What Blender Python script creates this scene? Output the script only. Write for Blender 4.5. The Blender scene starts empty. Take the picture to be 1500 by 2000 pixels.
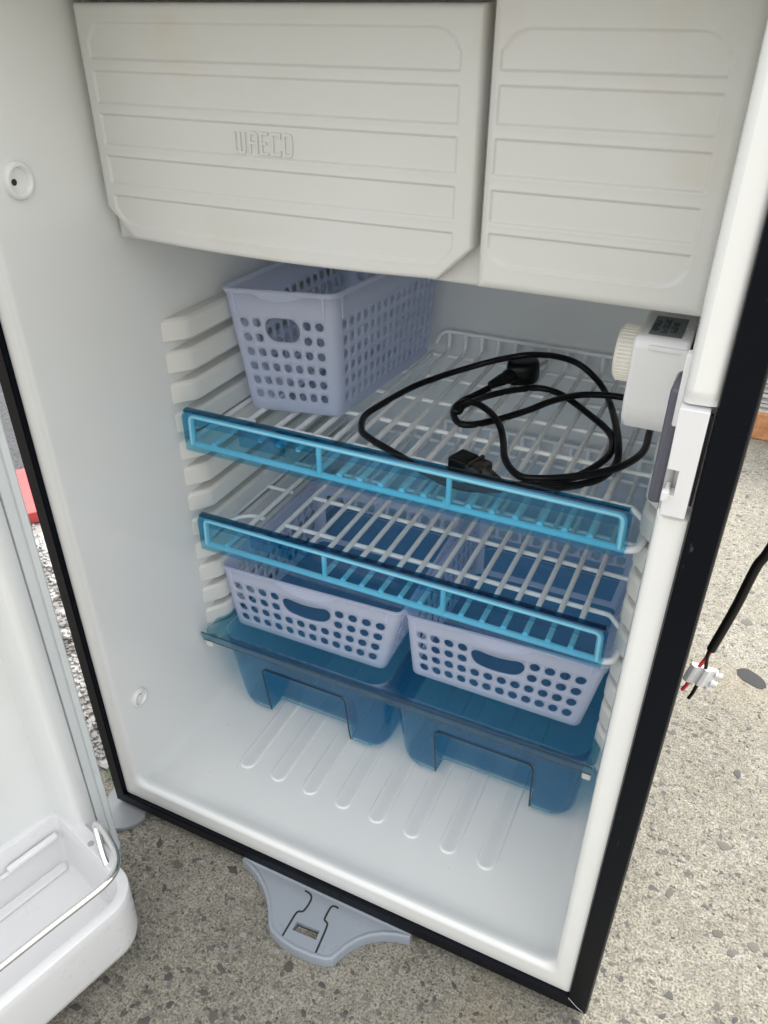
import bpy, bmesh, math, random
from mathutils import Vector, Matrix
from math import sin, cos, pi, radians, hypot
random.seed(7)
S = bpy.context.scene
COL = S.collection

# ------------------------------------------------------------------ camera
cam_d = bpy.data.cameras.new("camera")
cam = bpy.data.objects.new("camera", cam_d); COL.objects.link(cam)
cam_d.sensor_fit = 'HORIZONTAL'; cam_d.sensor_width = 36.0; cam_d.lens = 36.0*1537.36/1500.0
cam_d.clip_start = 0.01; cam_d.clip_end = 500
Rr = Vector((0.90465448, 0.42614267, 0.00163930)); Ru = Vector((-0.23222295, 0.48975127, 0.84036670)); Rf = Vector((-0.35731326, 0.76062218, -0.54201580))
CP = Vector((0.50868, -0.38578, 0.74502))
cam.matrix_world = Matrix(((Rr.x, Ru.x, -Rf.x, CP.x), (Rr.y, Ru.y, -Rf.y, CP.y), (Rr.z, Ru.z, -Rf.z, CP.z), (0, 0, 0, 1)))
S.camera = cam

# ------------------------------------------------------------------ sky, sun, exposure
SUN_EL, SUN_AZ = radians(48), radians(16)       # azimuth from +Y towards +X
W = bpy.data.worlds.new("World"); S.world = W; W.use_nodes = True
nt = W.node_tree; nt.nodes.clear()
sky = nt.nodes.new("ShaderNodeTexSky"); sky.sky_type = 'NISHITA'; sky.sun_disc = False
sky.sun_elevation = SUN_EL; sky.sun_rotation = SUN_AZ
sky.air_density = 1.0; sky.dust_density = 1.5; sky.ozone_density = 1.0
hs = nt.nodes.new("ShaderNodeHueSaturation"); hs.inputs['Saturation'].default_value = 0.05
bg = nt.nodes.new("ShaderNodeBackground"); bg.inputs['Strength'].default_value = 0.15
wo = nt.nodes.new("ShaderNodeOutputWorld")
# overcast veil: an overcast sky is about three times brighter overhead than at the horizon
tc = nt.nodes.new("ShaderNodeTexCoord"); sx_ = nt.nodes.new("ShaderNodeSeparateXYZ"); nt.links.new(tc.outputs['Generated'], sx_.inputs[0])
mr = nt.nodes.new("ShaderNodeMapRange"); mr.inputs[1].default_value = 0; mr.inputs[2].default_value = 1; mr.inputs[3].default_value = .34; mr.inputs[4].default_value = 2.1
nt.links.new(sx_.outputs['Z'], mr.inputs[0])
mv = nt.nodes.new("ShaderNodeVectorMath"); mv.operation = 'SCALE'
nt.links.new(sky.outputs[0], hs.inputs['Color']); nt.links.new(hs.outputs[0], mv.inputs[0]); nt.links.new(mr.outputs[0], mv.inputs['Scale']); nt.links.new(mv.outputs[0], bg.inputs['Color']); nt.links.new(bg.outputs[0], wo.inputs[0])
sd = bpy.data.lights.new("sun", 'SUN'); sun = bpy.data.objects.new("sun", sd); COL.objects.link(sun)
sd.energy = .9; sd.angle = radians(16); sd.color = (1.0, 0.95, 0.87)
sdir = Vector((sin(SUN_AZ)*cos(SUN_EL), cos(SUN_AZ)*cos(SUN_EL), sin(SUN_EL)))
sun.rotation_euler = sdir.to_track_quat('Z', 'Y').to_euler()
S.view_settings.view_transform = 'Standard'; S.view_settings.look = 'None'
S.view_settings.exposure = 1.65; S.view_settings.gamma = 1.0
S.cycles.max_bounces = 24; S.cycles.transparent_max_bounces = 40; S.cycles.transmission_bounces = 12
S.cycles.diffuse_bounces = 8; S.cycles.glossy_bounces = 6

# ------------------------------------------------------------------ materials
def newmat(name):
    m = bpy.data.materials.new(name); m.use_nodes = True; t = m.node_tree
    return m, t, t.nodes['Principled BSDF'], t.nodes['Material Output']
def tex_noise(t, scale, detail=4, rough=.55, coord=None):
    n = t.nodes.new('ShaderNodeTexNoise'); n.inputs['Scale'].default_value = scale
    n.inputs['Detail'].default_value = detail; n.inputs['Roughness'].default_value = rough
    if coord is not None: t.links.new(coord, n.inputs['Vector'])
    return n
def ramp(t, fac, stops):
    r = t.nodes.new('ShaderNodeValToRGB'); el = r.color_ramp.elements
    while len(el) < len(stops): el.new(.5)
    for e, (p, c) in zip(el, stops): e.position = p; e.color = (c[0], c[1], c[2], 1) if hasattr(c, '__len__') else (c, c, c, 1)
    t.links.new(fac, r.inputs[0]); return r
def mixc(t, fac, a, b, mode='MIX'):
    m = t.nodes.new('ShaderNodeMix'); m.data_type = 'RGBA'; m.blend_type = mode
    for s, v in ((m.inputs[0], fac), (m.inputs[6], a), (m.inputs[7], b)):
        if hasattr(v, 'links') or hasattr(v, 'is_linked'): t.links.new(v, s)
        elif hasattr(v, '__len__'): s.default_value = (v[0], v[1], v[2], 1)
        else: s.default_value = v
    return m.outputs[2]
def bump(t, b, h, dist=.0004, strength=.5):
    n = t.nodes.new('ShaderNodeBump'); n.inputs['Distance'].default_value = dist; n.inputs['Strength'].default_value = strength
    t.links.new(h, n.inputs['Height']); t.links.new(n.outputs[0], b.inputs['Normal']); return n
def obj_coord(t):
    return t.nodes.new('ShaderNodeTexCoord').outputs['Object']

def plastic(name, col, rough=.3, tint=None, var=.06, grime=0.0, bmp=.00006, spec=.5, bscale=500):
    m, t, b, o = newmat(name); c = obj_coord(t)
    n = tex_noise(t, 9, 3, .5, c)
    c2 = tint if tint else tuple(v*(1-var) for v in col)
    r = ramp(t, n.outputs[0], [(.35, c2), (.65, col)])
    colr = r.outputs[0]
    if grime:
        g = tex_noise(t, 60, 8, .75, c); gr = ramp(t, g.outputs[0], [(.60, 0), (.78, 1)])
        gm = t.nodes.new('ShaderNodeMath'); gm.operation = 'MULTIPLY'; gm.inputs[1].default_value = grime
        t.links.new(gr.outputs[0], gm.inputs[0])
        colr = mixc(t, gm.outputs[0], colr, tuple(v*.55 for v in col))
    t.links.new(colr, b.inputs['Base Color'])
    rn = tex_noise(t, 25, 5, .6, c); rr = ramp(t, rn.outputs[0], [(.3, rough*.82), (.7, min(1, rough*1.25))])
    t.links.new(rr.outputs[0], b.inputs['Roughness'])
    b.inputs['Specular IOR Level'].default_value = spec
    if bmp: bn = tex_noise(t, bscale, 2, .5, c); bump(t, b, bn.outputs[0], bmp, .4)
    return m
def clear(name, tint, rough=.08, diff=0.0, dcol=(.1, .4, .6)):
    """tinted clear plastic with real wall thickness: every surface passes tinted light and reflects by Fresnel"""
    m = bpy.data.materials.new(name); m.use_nodes = True; t = m.node_tree; t.nodes.clear()
    o = t.nodes.new('ShaderNodeOutputMaterial')
    tr = t.nodes.new('ShaderNodeBsdfTransparent'); tr.inputs[0].default_value = (*tint, 1)
    gl = t.nodes.new('ShaderNodeBsdfGlossy'); gl.inputs['Roughness'].default_value = rough; gl.inputs[0].default_value = (.9, .95, 1, 1)
    fr = t.nodes.new('ShaderNodeFresnel'); fr.inputs[0].default_value = 1.45
    base = tr.outputs[0]
    if diff:
        df = t.nodes.new('ShaderNodeBsdfDiffuse'); df.inputs[0].default_value = (*dcol, 1)
        mx = t.nodes.new('ShaderNodeMixShader'); mx.inputs[0].default_value = diff
        t.links.new(base, mx.inputs[1]); t.links.new(df.outputs[0], mx.inputs[2]); base = mx.outputs[0]
    # front faces only reflect: the inner side of a thin wall would double the gloss
    ge = t.nodes.new('ShaderNodeNewGeometry'); mu = t.nodes.new('ShaderNodeMath'); mu.operation = 'SUBTRACT'; mu.inputs[0].default_value = 1
    m2 = t.nodes.new('ShaderNodeMath'); m2.operation = 'MULTIPLY'
    t.links.new(ge.outputs['Backfacing'], mu.inputs[1]); t.links.new(mu.outputs[0], m2.inputs[0]); t.links.new(fr.outputs[0], m2.inputs[1])
    ms = t.nodes.new('ShaderNodeMixShader')
    t.links.new(m2.outputs[0], ms.inputs[0]); t.links.new(base, ms.inputs[1]); t.links.new(gl.outputs[0], ms.inputs[2])
    t.links.new(ms.outputs[0], o.inputs[0]); return m
def frosted(name, col, seethru=.18):
    m = bpy.data.materials.new(name); m.use_nodes = True; t = m.node_tree; t.nodes.clear()
    o = t.nodes.new('ShaderNodeOutputMaterial')
    d = t.nodes.new('ShaderNodeBsdfPrincipled'); d.inputs['Base Color'].default_value = (*col, 1); d.inputs['Roughness'].default_value = .38
    tl = t.nodes.new('ShaderNodeBsdfTranslucent'); tl.inputs[0].default_value = (*col, 1)
    tr = t.nodes.new('ShaderNodeBsdfTransparent'); tr.inputs[0].default_value = (.88, .92, .99, 1)
    a = t.nodes.new('ShaderNodeMixShader'); a.inputs[0].default_value = .40
    b = t.nodes.new('ShaderNodeMixShader'); b.inputs[0].default_value = seethru
    t.links.new(d.outputs[0], a.inputs[1]); t.links.new(tl.outputs[0], a.inputs[2])
    t.links.new(a.outputs[0], b.inputs[1]); t.links.new(tr.outputs[0], b.inputs[2]); t.links.new(b.outputs[0], o.inputs[0]); return m

M = {}
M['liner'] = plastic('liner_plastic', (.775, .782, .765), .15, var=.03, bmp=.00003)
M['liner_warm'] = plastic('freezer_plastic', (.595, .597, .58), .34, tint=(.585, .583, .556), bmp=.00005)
M['rail'] = plastic('rail_plastic', (.66, .655, .62), .32, var=.04)
M['white'] = plastic('white_plastic', (.72, .72, .725), .30, var=.02)
M['doorw'] = plastic('door_plastic', (.72, .735, .725), .12, var=.02, bmp=.00002)
M['knob'] = plastic('knob_plastic', (.73, .71, .63), .4)
M['gasket'] = plastic('gasket_vinyl', (.62, .65, .66), .42, grime=.5)
M['wirew'] = plastic('coated_wire', (.90, .90, .90), .28, var=.04, grime=.12)
M['bluew'] = M['wirew']
M['blacktrim'] = plastic('black_trim', (.003, .0045, .008), .30, var=.2, bmp=.00002, spec=.10)
M['body'] = plastic('cabinet_steel', (.02, .022, .025), .35)
M['rubber'] = plastic('black_rubber', (.004, .004, .0045), .36, var=.2, spec=.3)
M['grey'] = plastic('grey_plastic', (.275, .305, .345), .30, var=.05, grime=.35)
M['greyd'] = plastic('dusty_grey_plastic', (.22, .23, .235), .45, var=.1, grime=.5)
M['dark'] = plastic('dark_gap', (.02, .02, .02), .7)
M['label'] = plastic('label_grey', (.13, .16, .165), .45)
M['print'] = plastic('label_print', (.03, .035, .04), .6)
M['lens'] = plastic('lavender_lens', (.10, .10, .135), .16, var=.1)
M['red'] = plastic('red_insulation', (.62, .03, .06), .4)
M['redboard'] = plastic('red_paint', (.62, .09, .09), .6, grime=.4)
M['green'] = plastic('green_mark', (.02, .35, .15), .5)
M['bead'] = plastic('blue_edge_highlight', (.10, .34, .46), .15)  # lighter blue that paints the bright edge highlight on the tubs
M['edge'] = plastic('blue_dark_edge', (.008, .02, .035), .2)
M['strip'] = clear('blue_guard_plastic', (.57, .85, .945), .07, diff=.03, dcol=(.03, .25, .42))
M['tub'] = clear('blue_tub_plastic', (.62, .83, .91), .04, diff=.012, dcol=(.04, .28, .42))
M['stripd'] = clear('blue_guard_top', (.22, .50, .60), .08)
M['rim'] = clear('smoky_rim_plastic', (.56, .76, .82), .08, diff=.06, dcol=(.05, .22, .34))
M['basket'] = frosted('frosted_basket', (.87, .885, .99), .42)
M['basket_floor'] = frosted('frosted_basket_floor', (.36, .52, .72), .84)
m, t, b, o = newmat('chrome'); b.inputs['Metallic'].default_value = 1; b.inputs['Roughness'].default_value = .08; b.inputs['Base Color'].default_value = (.75, .75, .74, 1); M['chrome'] = m
m, t, b, o = newmat('brass_pin'); b.inputs['Metallic'].default_value = .9; b.inputs['Roughness'].default_value = .3; b.inputs['Base Color'].default_value = (.45, .42, .38, 1); M['pin'] = m
# dusty black connector
m, t, b, o = newmat('dusty_black'); c = obj_coord(t); n = tex_noise(t, 90, 8, .7, c)
r = ramp(t, n.outputs[0], [(.45, (.008, .008, .009)), (.75, (.16, .13, .10))]); t.links.new(r.outputs[0], b.inputs['Base Color']); b.inputs['Roughness'].default_value = .5; M['dusty'] = m
m = M['blacktrim']; t = m.node_tree; b = t.nodes['Principled BSDF']; c = obj_coord(t)
mp = t.nodes.new('ShaderNodeMapping'); mp.inputs['Scale'].default_value = (1, 1, .35); t.links.new(c, mp.inputs['Vector'])
n = tex_noise(t, 170, 3, .6, mp.outputs[0]); n_b = tex_noise(t, 22, 4, .7, c)
r = ramp(t, n.outputs[0], [(.70, 0), (.76, 1)]); r2 = ramp(t, n_b.outputs[0], [(.48, 0), (.7, .8)])
mm_ = t.nodes.new('ShaderNodeMath'); mm_.operation = 'MULTIPLY'; t.links.new(r.outputs[0], mm_.inputs[0]); t.links.new(r2.outputs[0], mm_.inputs[1])
old = b.inputs['Base Color'].links[0].from_socket
t.links.new(mixc(t, mm_.outputs[0], old, (.16, .17, .18)), b.inputs['Base Color'])
m = M['liner_warm']; t = m.node_tree; b = t.nodes['Principled BSDF']; c = obj_coord(t)
n = tex_noise(t, 14, 3, .5, c); r = ramp(t, n.outputs[0], [(.60, 0), (.78, .40)]); old = b.inputs['Base Color'].links[0].from_socket
t.links.new(mixc(t, r.outputs[0], old, (.55, .51, .40)), b.inputs['Base Color'])
# aggregate concrete
def concrete(name, c0, c1, stain=True):
    m, t, b, o = newmat(name); c = obj_coord(t)
    wn = tex_noise(t, 14, 3, .5, c)
    n1 = tex_noise(t, 9.0, 5, .6, c); n2 = tex_noise(t, 420, 8, .75, c); n3 = tex_noise(t, 120, 6, .7, c)
    base = ramp(t, n1.outputs[0], [(.3, c0), (.7, c1)]).outputs[0]
    f = ramp(t, n2.outputs[0], [(.38, .34), (.5, 1.0), (.62, 1.5)]).outputs[0]
    base = mixc(t, 1.0, base, f, 'MULTIPLY')
    f3 = ramp(t, n3.outputs[0], [(.40, .80), (.60, 1.12)]).outputs[0]
    base = mixc(t, 1.0, base, f3, 'MULTIPLY')
    hsum = n2.outputs[0]
    for sc, thr, wamt, cols in ((70, .17, .022, [(.0, (.10, .10, .095)), (.35, (.15, .135, .12)), (.7, (.22, .20, .17)), (1, (.12, .125, .12))]),
                          (190, .30, .012, [(.0, (.10, .09, .08)), (.4, (.17, .155, .13)), (.7, (.36, .34, .31)), (1, (.09, .09, .09))])):
        sep = t.nodes.new('ShaderNodeMapping'); sep.inputs['Scale'].default_value = (1, 1.25, .4); t.links.new(c, sep.inputs['Vector'])
        nn = tex_noise(t, sc*1.1, 3, .6, c)
        ad = t.nodes.new('ShaderNodeVectorMath'); ad.operation = 'MULTIPLY_ADD'
        t.links.new(nn.outputs['Color'], ad.inputs[0]); ad.inputs[1].default_value = (wamt, wamt, wamt); t.links.new(sep.outputs[0], ad.inputs[2])
        v = t.nodes.new('ShaderNodeTexVoronoi'); v.inputs['Scale'].default_value = sc; v.inputs['Randomness'].default_value = 1; t.links.new(ad.outputs[0], v.inputs['Vector'])
        sx = t.nodes.new('ShaderNodeSeparateColor'); t.links.new(v.outputs['Color'], sx.inputs[0])
        # random radius per cell
        mm = t.nodes.new('ShaderNodeMath'); mm.operation = 'MULTIPLY'; mm.inputs[1].default_value = thr*2.1; t.links.new(sx.outputs[0], mm.inputs[0])
        pw = t.nodes.new('ShaderNodeMath'); pw.operation = 'POWER'; pw.inputs[1].default_value = 1.6; t.links.new(sx.outputs[0], pw.inputs[0])
        t.links.new(pw.outputs[0], mm.inputs[0])
        lt = t.nodes.new('ShaderNodeMath'); lt.operation = 'SUBTRACT'; t.links.new(mm.outputs[0], lt.inputs[0]); t.links.new(v.outputs['Distance'], lt.inputs[1])
        mk = ramp(t, lt.outputs[0], [(.0, 0), (.035, 1)]).outputs[0]
        cr = ramp(t, sx.outputs[1], cols).outputs[0]
        base = mixc(t, mk, base, cr)
    if stain:
        s = tex_noise(t, 3.2, 3, .5, c); sm = ramp(t, s.outputs[0], [(.60, 0), (.72, .35)]).outputs[0]
        base = mixc(t, sm, base, (.30, .23, .13))
    t.links.new(base, b.inputs['Base Color']); b.inputs['Roughness'].default_value = .9
    b.inputs['Specular IOR Level'].default_value = .25
    hm = t.nodes.new('ShaderNodeMath'); hm.operation = 'ADD'; t.links.new(n2.outputs[0], hm.inputs[0]); t.links.new(n3.outputs[0], hm.inputs[1])
    bump(t, b, hm.outputs[0], .0020, .9)
    return m
M['concrete'] = concrete('aggregate_concrete', (.232, .217, .176), (.292, .277, .230))
m, t, b, o = newmat('stone'); c = obj_coord(t); oi = t.nodes.new('ShaderNodeObjectInfo')
r = ramp(t, oi.outputs['Random'], [(0, (.055, .055, .055)), (.3, (.085, .077, .065)), (.55, (.125, .115, .095)), (.8, (.07, .07, .068)), (1, (.10, .084, .074))])
n = tex_noise(t, 300, 6, .7, c); f = ramp(t, n.outputs[0], [(.35, .75), (.65, 1.15)]).outputs[0]
t.links.new(mixc(t, 1, r.outputs[0], f, 'MULTIPLY'), b.inputs['Base Color']); b.inputs['Roughness'].default_value = .75; bump(t, b, n.outputs[0], .0004, .5); M['stone'] = m
m, t, b, o = newmat('gravel'); c = obj_coord(t)
v = t.nodes.new('ShaderNodeTexVoronoi'); v.inputs['Scale'].default_value = 55; t.links.new(c, v.inputs['Vector'])
sx = t.nodes.new('ShaderNodeSeparateColor'); t.links.new(v.outputs['Color'], sx.inputs[0])
r = ramp(t, sx.outputs[0], [(0, (.09, .09, .085)), (.35, (.22, .21, .2)), (1, (.46, .45, .43))]); t.links.new(r.outputs[0], b.inputs['Base Color']); b.inputs['Roughness'].default_value = .85; M['gravel'] = m
m, t, b, o = newmat('asphalt'); c = obj_coord(t); n = tex_noise(t, 200, 6, .8, c)
r = ramp(t, n.outputs[0], [(.4, (.035, .037, .04)), (.62, (.10, .10, .105)), (.72, (.25, .25, .25))]); t.links.new(r.outputs[0], b.inputs['Base Color']); b.inputs['Roughness'].default_value = .9; bump(t, b, n.outputs[0], .002, .6); M['asphalt'] = m
m, t, b, o = newmat('clay_brick'); c = obj_coord(t); n = tex_noise(t, 60, 6, .7, c)
r = ramp(t, n.outputs[0], [(.35, (.42, .17, .07)), (.65, (.62, .32, .15))]); t.links.new(r.outputs[0], b.inputs['Base Color']); b.inputs['Roughness'].default_value = .9; bump(t, b, n.outputs[0], .001, .6); M['brick'] = m
M['sheet'] = plastic('weathered_sheet', (.62, .60, .58), .6, grime=.5, var=.15)
m, t, b, o = newmat('leaf'); b.inputs['Base Color'].default_value = (.07, .11, .035, 1); b.inputs['Roughness'].default_value = .6; M['leaf'] = m

# ------------------------------------------------------------------ mesh helpers
def smooth(o, ang=35):
    for p in o.data.polygons: p.use_smooth = True
    md = o.modifiers.new('ws', 'WEIGHTED_NORMAL') if False else None
    try: o.data.set_sharp_from_angle(angle=radians(ang))
    except Exception: pass
def link(name, me, mat, parent=None, sm=35, loc=None):
    o = bpy.data.objects.new(name, me); COL.objects.link(o)
    if mat is not None and not me.materials: me.materials.append(mat)
    if parent is not None: o.parent = parent
    if loc is not None: o.location = loc
    if sm: smooth(o, sm)
    return o
def pydata(name, v, f, mat, parent=None, sm=35):
    me = bpy.data.meshes.new(name); me.from_pydata([tuple(p) for p in v], [], f); me.update()
    bm = bmesh.new(); bm.from_mesh(me); bmesh.ops.remove_doubles(bm, verts=bm.verts, dist=1e-6)
    bmesh.ops.recalc_face_normals(bm, faces=bm.faces); bm.to_mesh(me); bm.free()
    return link(name, me, mat, parent, sm)
def bevel_mod(o, w, seg=3, ang=40):
    m = o.modifiers.new('bevel', 'BEVEL'); m.width = w; m.segments = seg; m.limit_method = 'ANGLE'; m.angle_limit = radians(ang); return o
def empty(name, loc=(0, 0, 0), rz=0, parent=None):
    o = bpy.data.objects.new(name, None); COL.objects.link(o); o.location = loc; o.rotation_euler = (0, 0, rz); o.empty_display_size = .05
    if parent is not None: o.parent = parent
    return o
def tag(o, label=None, cat=None, group=None, kind=None):
    for k, v in (('label', label), ('category', cat), ('group', group), ('kind', kind)):
        if v: o[k] = v
    return o
def box(name, x0, x1, y0, y1, z0, z1, mat, parent=None, bev=0, seg=3, sm=35):
    v = [(x, y, z) for x in (x0, x1) for y in (y0, y1) for z in (z0, z1)]
    f = [(0, 1, 3, 2), (4, 6, 7, 5), (0, 4, 5, 1), (2, 3, 7, 6), (0, 2, 6, 4), (1, 5, 7, 3)]
    o = pydata(name, v, f, mat, parent, sm)
    if bev: bevel_mod(o, bev, seg)
    return o
def prism(name, pts, a0, a1, axis, mat, parent=None, bev=0, seg=2, sm=35):
    """polygon pts in the two other axes, extruded along axis"""
    def P(p, a):
        if axis == 'x': return (a, p[0], p[1])
        if axis == 'y': return (p[0], a, p[1])
        return (p[0], p[1], a)
    n = len(pts); v = [P(p, a0) for p in pts] + [P(p, a1) for p in pts]
    f = [tuple(range(n)), tuple(range(2*n-1, n-1, -1))] + [(i, (i+1) % n, n+(i+1) % n, n+i) for i in range(n)]
    o = pydata(name, v, f, mat, parent, sm)
    if bev: bevel_mod(o, bev, seg)
    return o
def catmull(pts, sub=6, closed=False):
    P = [Vector(p) for p in pts]; out = []
    n = len(P)
    for i in range(n-1):
        p0 = P[max(i-1, 0)]; p1 = P[i]; p2 = P[i+1]; p3 = P[min(i+2, n-1)]
        for k in range(sub):
            s = k/sub
            out.append(.5*((2*p1) + (p2-p0)*s + (2*p0-5*p1+4*p2-p3)*s*s + (3*p1-p0-3*p2+p3)*s**3))
    out.append(P[-1]); return out
def fillet(pts, r, seg=5):
    P = [Vector(p) for p in pts]; out = [P[0]]
    for i in range(1, len(P)-1):
        a, b, c = P[i-1], P[i], P[i+1]
        d1 = (a-b); d2 = (c-b); rr = min(r, d1.length*.49, d2.length*.49)
        s = b+d1.normalized()*rr; e = b+d2.normalized()*rr
        for k in range(seg+1):
            u = k/seg; out.append(s*(1-u)**2 + b*2*u*(1-u) + e*u*u)
    out.append(P[-1]); return out
def tube_data(path, rad, n=10, cap=True):
    P = [Vector(p) for p in path]; V = []; F = []
    T0 = (P[1]-P[0]).normalized(); up = Vector((0, 0, 1)) if abs(T0.z) < .9 else Vector((0, 1, 0))
    N = T0.cross(up).normalized()
    for i, p in enumerate(P):
        T = ((P[min(i+1, len(P)-1)]-P[max(i-1, 0)])).normalized()
        N = (N - T*N.dot(T)).normalized(); B = T.cross(N)
        r = rad(i/(len(P)-1)) if callable(rad) else rad
        for k in range(n):
            a = 2*pi*k/n; V.append(p + (N*cos(a)+B*sin(a))*r)
    for i in range(len(P)-1):
        for k in range(n):
            F.append((i*n+k, i*n+(k+1) % n, (i+1)*n+(k+1) % n, (i+1)*n+k))
    if cap: F.append(tuple(range(n-1, -1, -1))); F.append(tuple((len(P)-1)*n+k for k in range(n)))
    return V, F
def tube(name, path, rad, mat, parent=None, n=10):
    V, F = tube_data(path, rad, n); return pydata(name, V, F, mat, parent, 50)
def lathe(name, prof, mat, parent=None, axis='x', n=32, loc=(0, 0, 0)):
    """prof: (along axis, radius)"""
    V = []; F = []
    for a, r in prof:
        for k in range(n):
            t_ = 2*pi*k/n; c, s = r*cos(t_), r*sin(t_)
            V.append({'x': (a, c, s), 'y': (c, a, s), 'z': (c, s, a)}[axis])
    for i in range(len(prof)-1):
        for k in range(n): F.append((i*n+k, i*n+(k+1) % n, (i+1)*n+(k+1) % n, (i+1)*n+k))
    if prof[0][1] > 1e-5: F.append(tuple(range(n)))
    if prof[-1][1] > 1e-5: F.append(tuple((len(prof)-1)*n+k for k in range(n)))
    o = pydata(name, V, F, mat, parent, 40); o.location = loc; return o
def rrect(x0, x1, z0, z1, r, seg=6, sides=(1, 1, 1, 1)):
    """rounded rectangle ring, counter-clockwise from bottom-left; sides = samples per straight side"""
    pts = []
    cs = [(x0+r, z0+r, pi), (x1-r, z0+r, 1.5*pi), (x1-r, z1-r, 0), (x0+r, z1-r, .5*pi)]
    ends = []
    for cx, cz, a in cs:
        arc = [(cx+r*cos(a+.5*pi*k/seg), cz+r*sin(a+.5*pi*k/seg)) for k in range(seg+1)]
        ends.append(arc)
    for i in range(4):
        pts += ends[i]
        a = ends[i][-1]; b = ends[(i+1) % 4][0]
        if hasattr(sides[i], '__len__'):
            for zz_ in sides[i]: pts.append((a[0]+(b[0]-a[0])*(zz_-a[1])/(b[1]-a[1]), zz_))
            continue
        for k in range(1, sides[i]): u = k/sides[i]; pts.append((a[0]+(b[0]-a[0])*u, a[1]+(b[1]-a[1])*u))
    return pts
def loft(name, loops, mat, parent=None, cap0=False, cap1=False, sm=35):
    n = len(loops[0]); V = [p for L in loops for p in L]; F = []
    for i in range(len(loops)-1):
        for k in range(n): F.append((i*n+k, i*n+(k+1) % n, (i+1)*n+(k+1) % n, (i+1)*n+k))
    if cap0: F.append(tuple(range(n)))
    if cap1: F.append(tuple((len(loops)-1)*n+k for k in range(n)))
    return pydata(name, V, F, mat, parent, sm)
def copy_part(o, parent, loc):
    c = o.copy(); COL.objects.link(c); c.parent = parent; c.location = loc; return c
def sstep(a, b, x):
    if a == b: return float(x > a)
    t_ = min(1, max(0, (x-a)/(b-a))); return t_*t_*(3-2*t_)

# ------------------------------------------------------------------ ground and surroundings
GZ = -0.012
def sheet(name, x0, x1, y0, y1, z, mat):
    me = bpy.data.meshes.new(name); me.from_pydata([(x0, y0, z), (x1, y0, z), (x1, y1, z), (x0, y1, z)], [], [(0, 1, 2, 3)])
    return link(name, me, mat, None, 0)
ground = tag(sheet('ground', -60, 60, -60, 60, GZ, M['concrete']), 'pale aggregate concrete slab flecked with dark stones under and around the fridge', None, None, 'structure')
road = tag(sheet('road', -60, -.66, .30, 60, GZ+.004, M['asphalt']), 'dark asphalt seen through the gap beside the open door', None, None, 'structure')

def stone_mesh(seed, r):
    rnd = random.Random(seed); n = rnd.randint(5, 9); el = rnd.uniform(.40, .9)
    ring = []
    for k in range(n):
        a = 2*pi*k/n+rnd.uniform(-.2, .2); q = rnd.uniform(.62, 1.15); ring.append((r*q*cos(a), r*q*el*sin(a)))
    V = [(x, y, -.001) for x, y in ring] + [(x*.93, y*.93, .0005) for x, y in ring] + [(0, 0, .0009)]
    F = [(k, (k+1) % n, n+(k+1) % n, n+k) for k in range(n)] + [(n+k, n+(k+1) % n, 2*n) for k in range(n)]
    me = bpy.data.meshes.new('stone'); me.from_pydata(V, [], F); me.materials.append(M['stone']); return me
stones = [stone_mesh(i, 1.0) for i in range(26)]
for me in stones:
    for v in me.vertices: v.co.x *= 1; v.co.y *= 1
def add_stone(x, y, r, k=None):
    me = stones[random.randrange(len(stones)) if k is None else k]
    o = bpy.data.objects.new('stone', me); COL.objects.link(o); o.parent = ground
    o.location = (x, y, GZ); o.scale = (r, r, 1); o.rotation_euler = (0, 0, random.uniform(0, 6.28))
    return o
def blocked(x, y):
    if -.01 < x < .535 and y > -.005 and y < .56: return True
    if .16 < x < .365 and -.065 < y < .01: return True
    return False
cnt = 0
def camproj(x, y, z):
    d = Vector((x, y, z))-CP; w = d.dot(Rf)
    return (750+1537.36*d.dot(Rr)/w, 1000-1537.36*d.dot(Ru)/w, w)
while cnt < 250:
    if random.random() < .5: x = random.uniform(.53, 1.0); y = random.uniform(-.15, 1.2)
    else: x = random.uniform(.02, .56); y = random.uniform(-.28, .0)
    if blocked(x, y): continue
    px, py, w_ = camproj(x, y, GZ)
    if not (0 < px < 1500 and 0 < py < 2000): continue
    r = .0016+.0062*random.random()**4
    if y > .4: r *= 1.25
    add_stone(x, y, r); cnt += 1
big = add_stone(.628, .515, .0165)          # the one big dark stone
bme = stone_mesh(77, 1.0); ov = [(-1.0, .25), (-.82, .62), (-.45, .88), (-.05, .80), (.40, .66), (.80, .38), (1.05, -.10), (.92, -.55), (.60, -.72), (.15, -.66), (-.35, -.60), (-.80, -.30)]
bme.clear_geometry(); bme.from_pydata([(x, y, -.001) for x, y in ov]+[(x*.94, y*.94, .0005) for x, y in ov]+[(0, 0, .0008)], [], [(k, (k+1) % 12, 12+(k+1) % 12, 12+k) for k in range(12)]+[(12+k, 12+(k+1) % 12, 24) for k in range(12)]); bme.materials.clear(); bme.materials.append(plastic('slate_stone', (.042, .041, .043), .7, var=.25, spec=.2, bscale=800)); big.data = bme; big.rotation_euler = (0, 0, -.30); big.scale = (.0215, .0185, 1)
for (x, y, r) in ((.0715, -.02, .007), (.055, -.085, .008), (.105, -.032, .006), (.205, -.125, .006), (.47, -.075, .007), (.56, -.01, .006), (.62, .235, .009), (.575, .155, .007)): add_stone(x, y, r)

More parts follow.
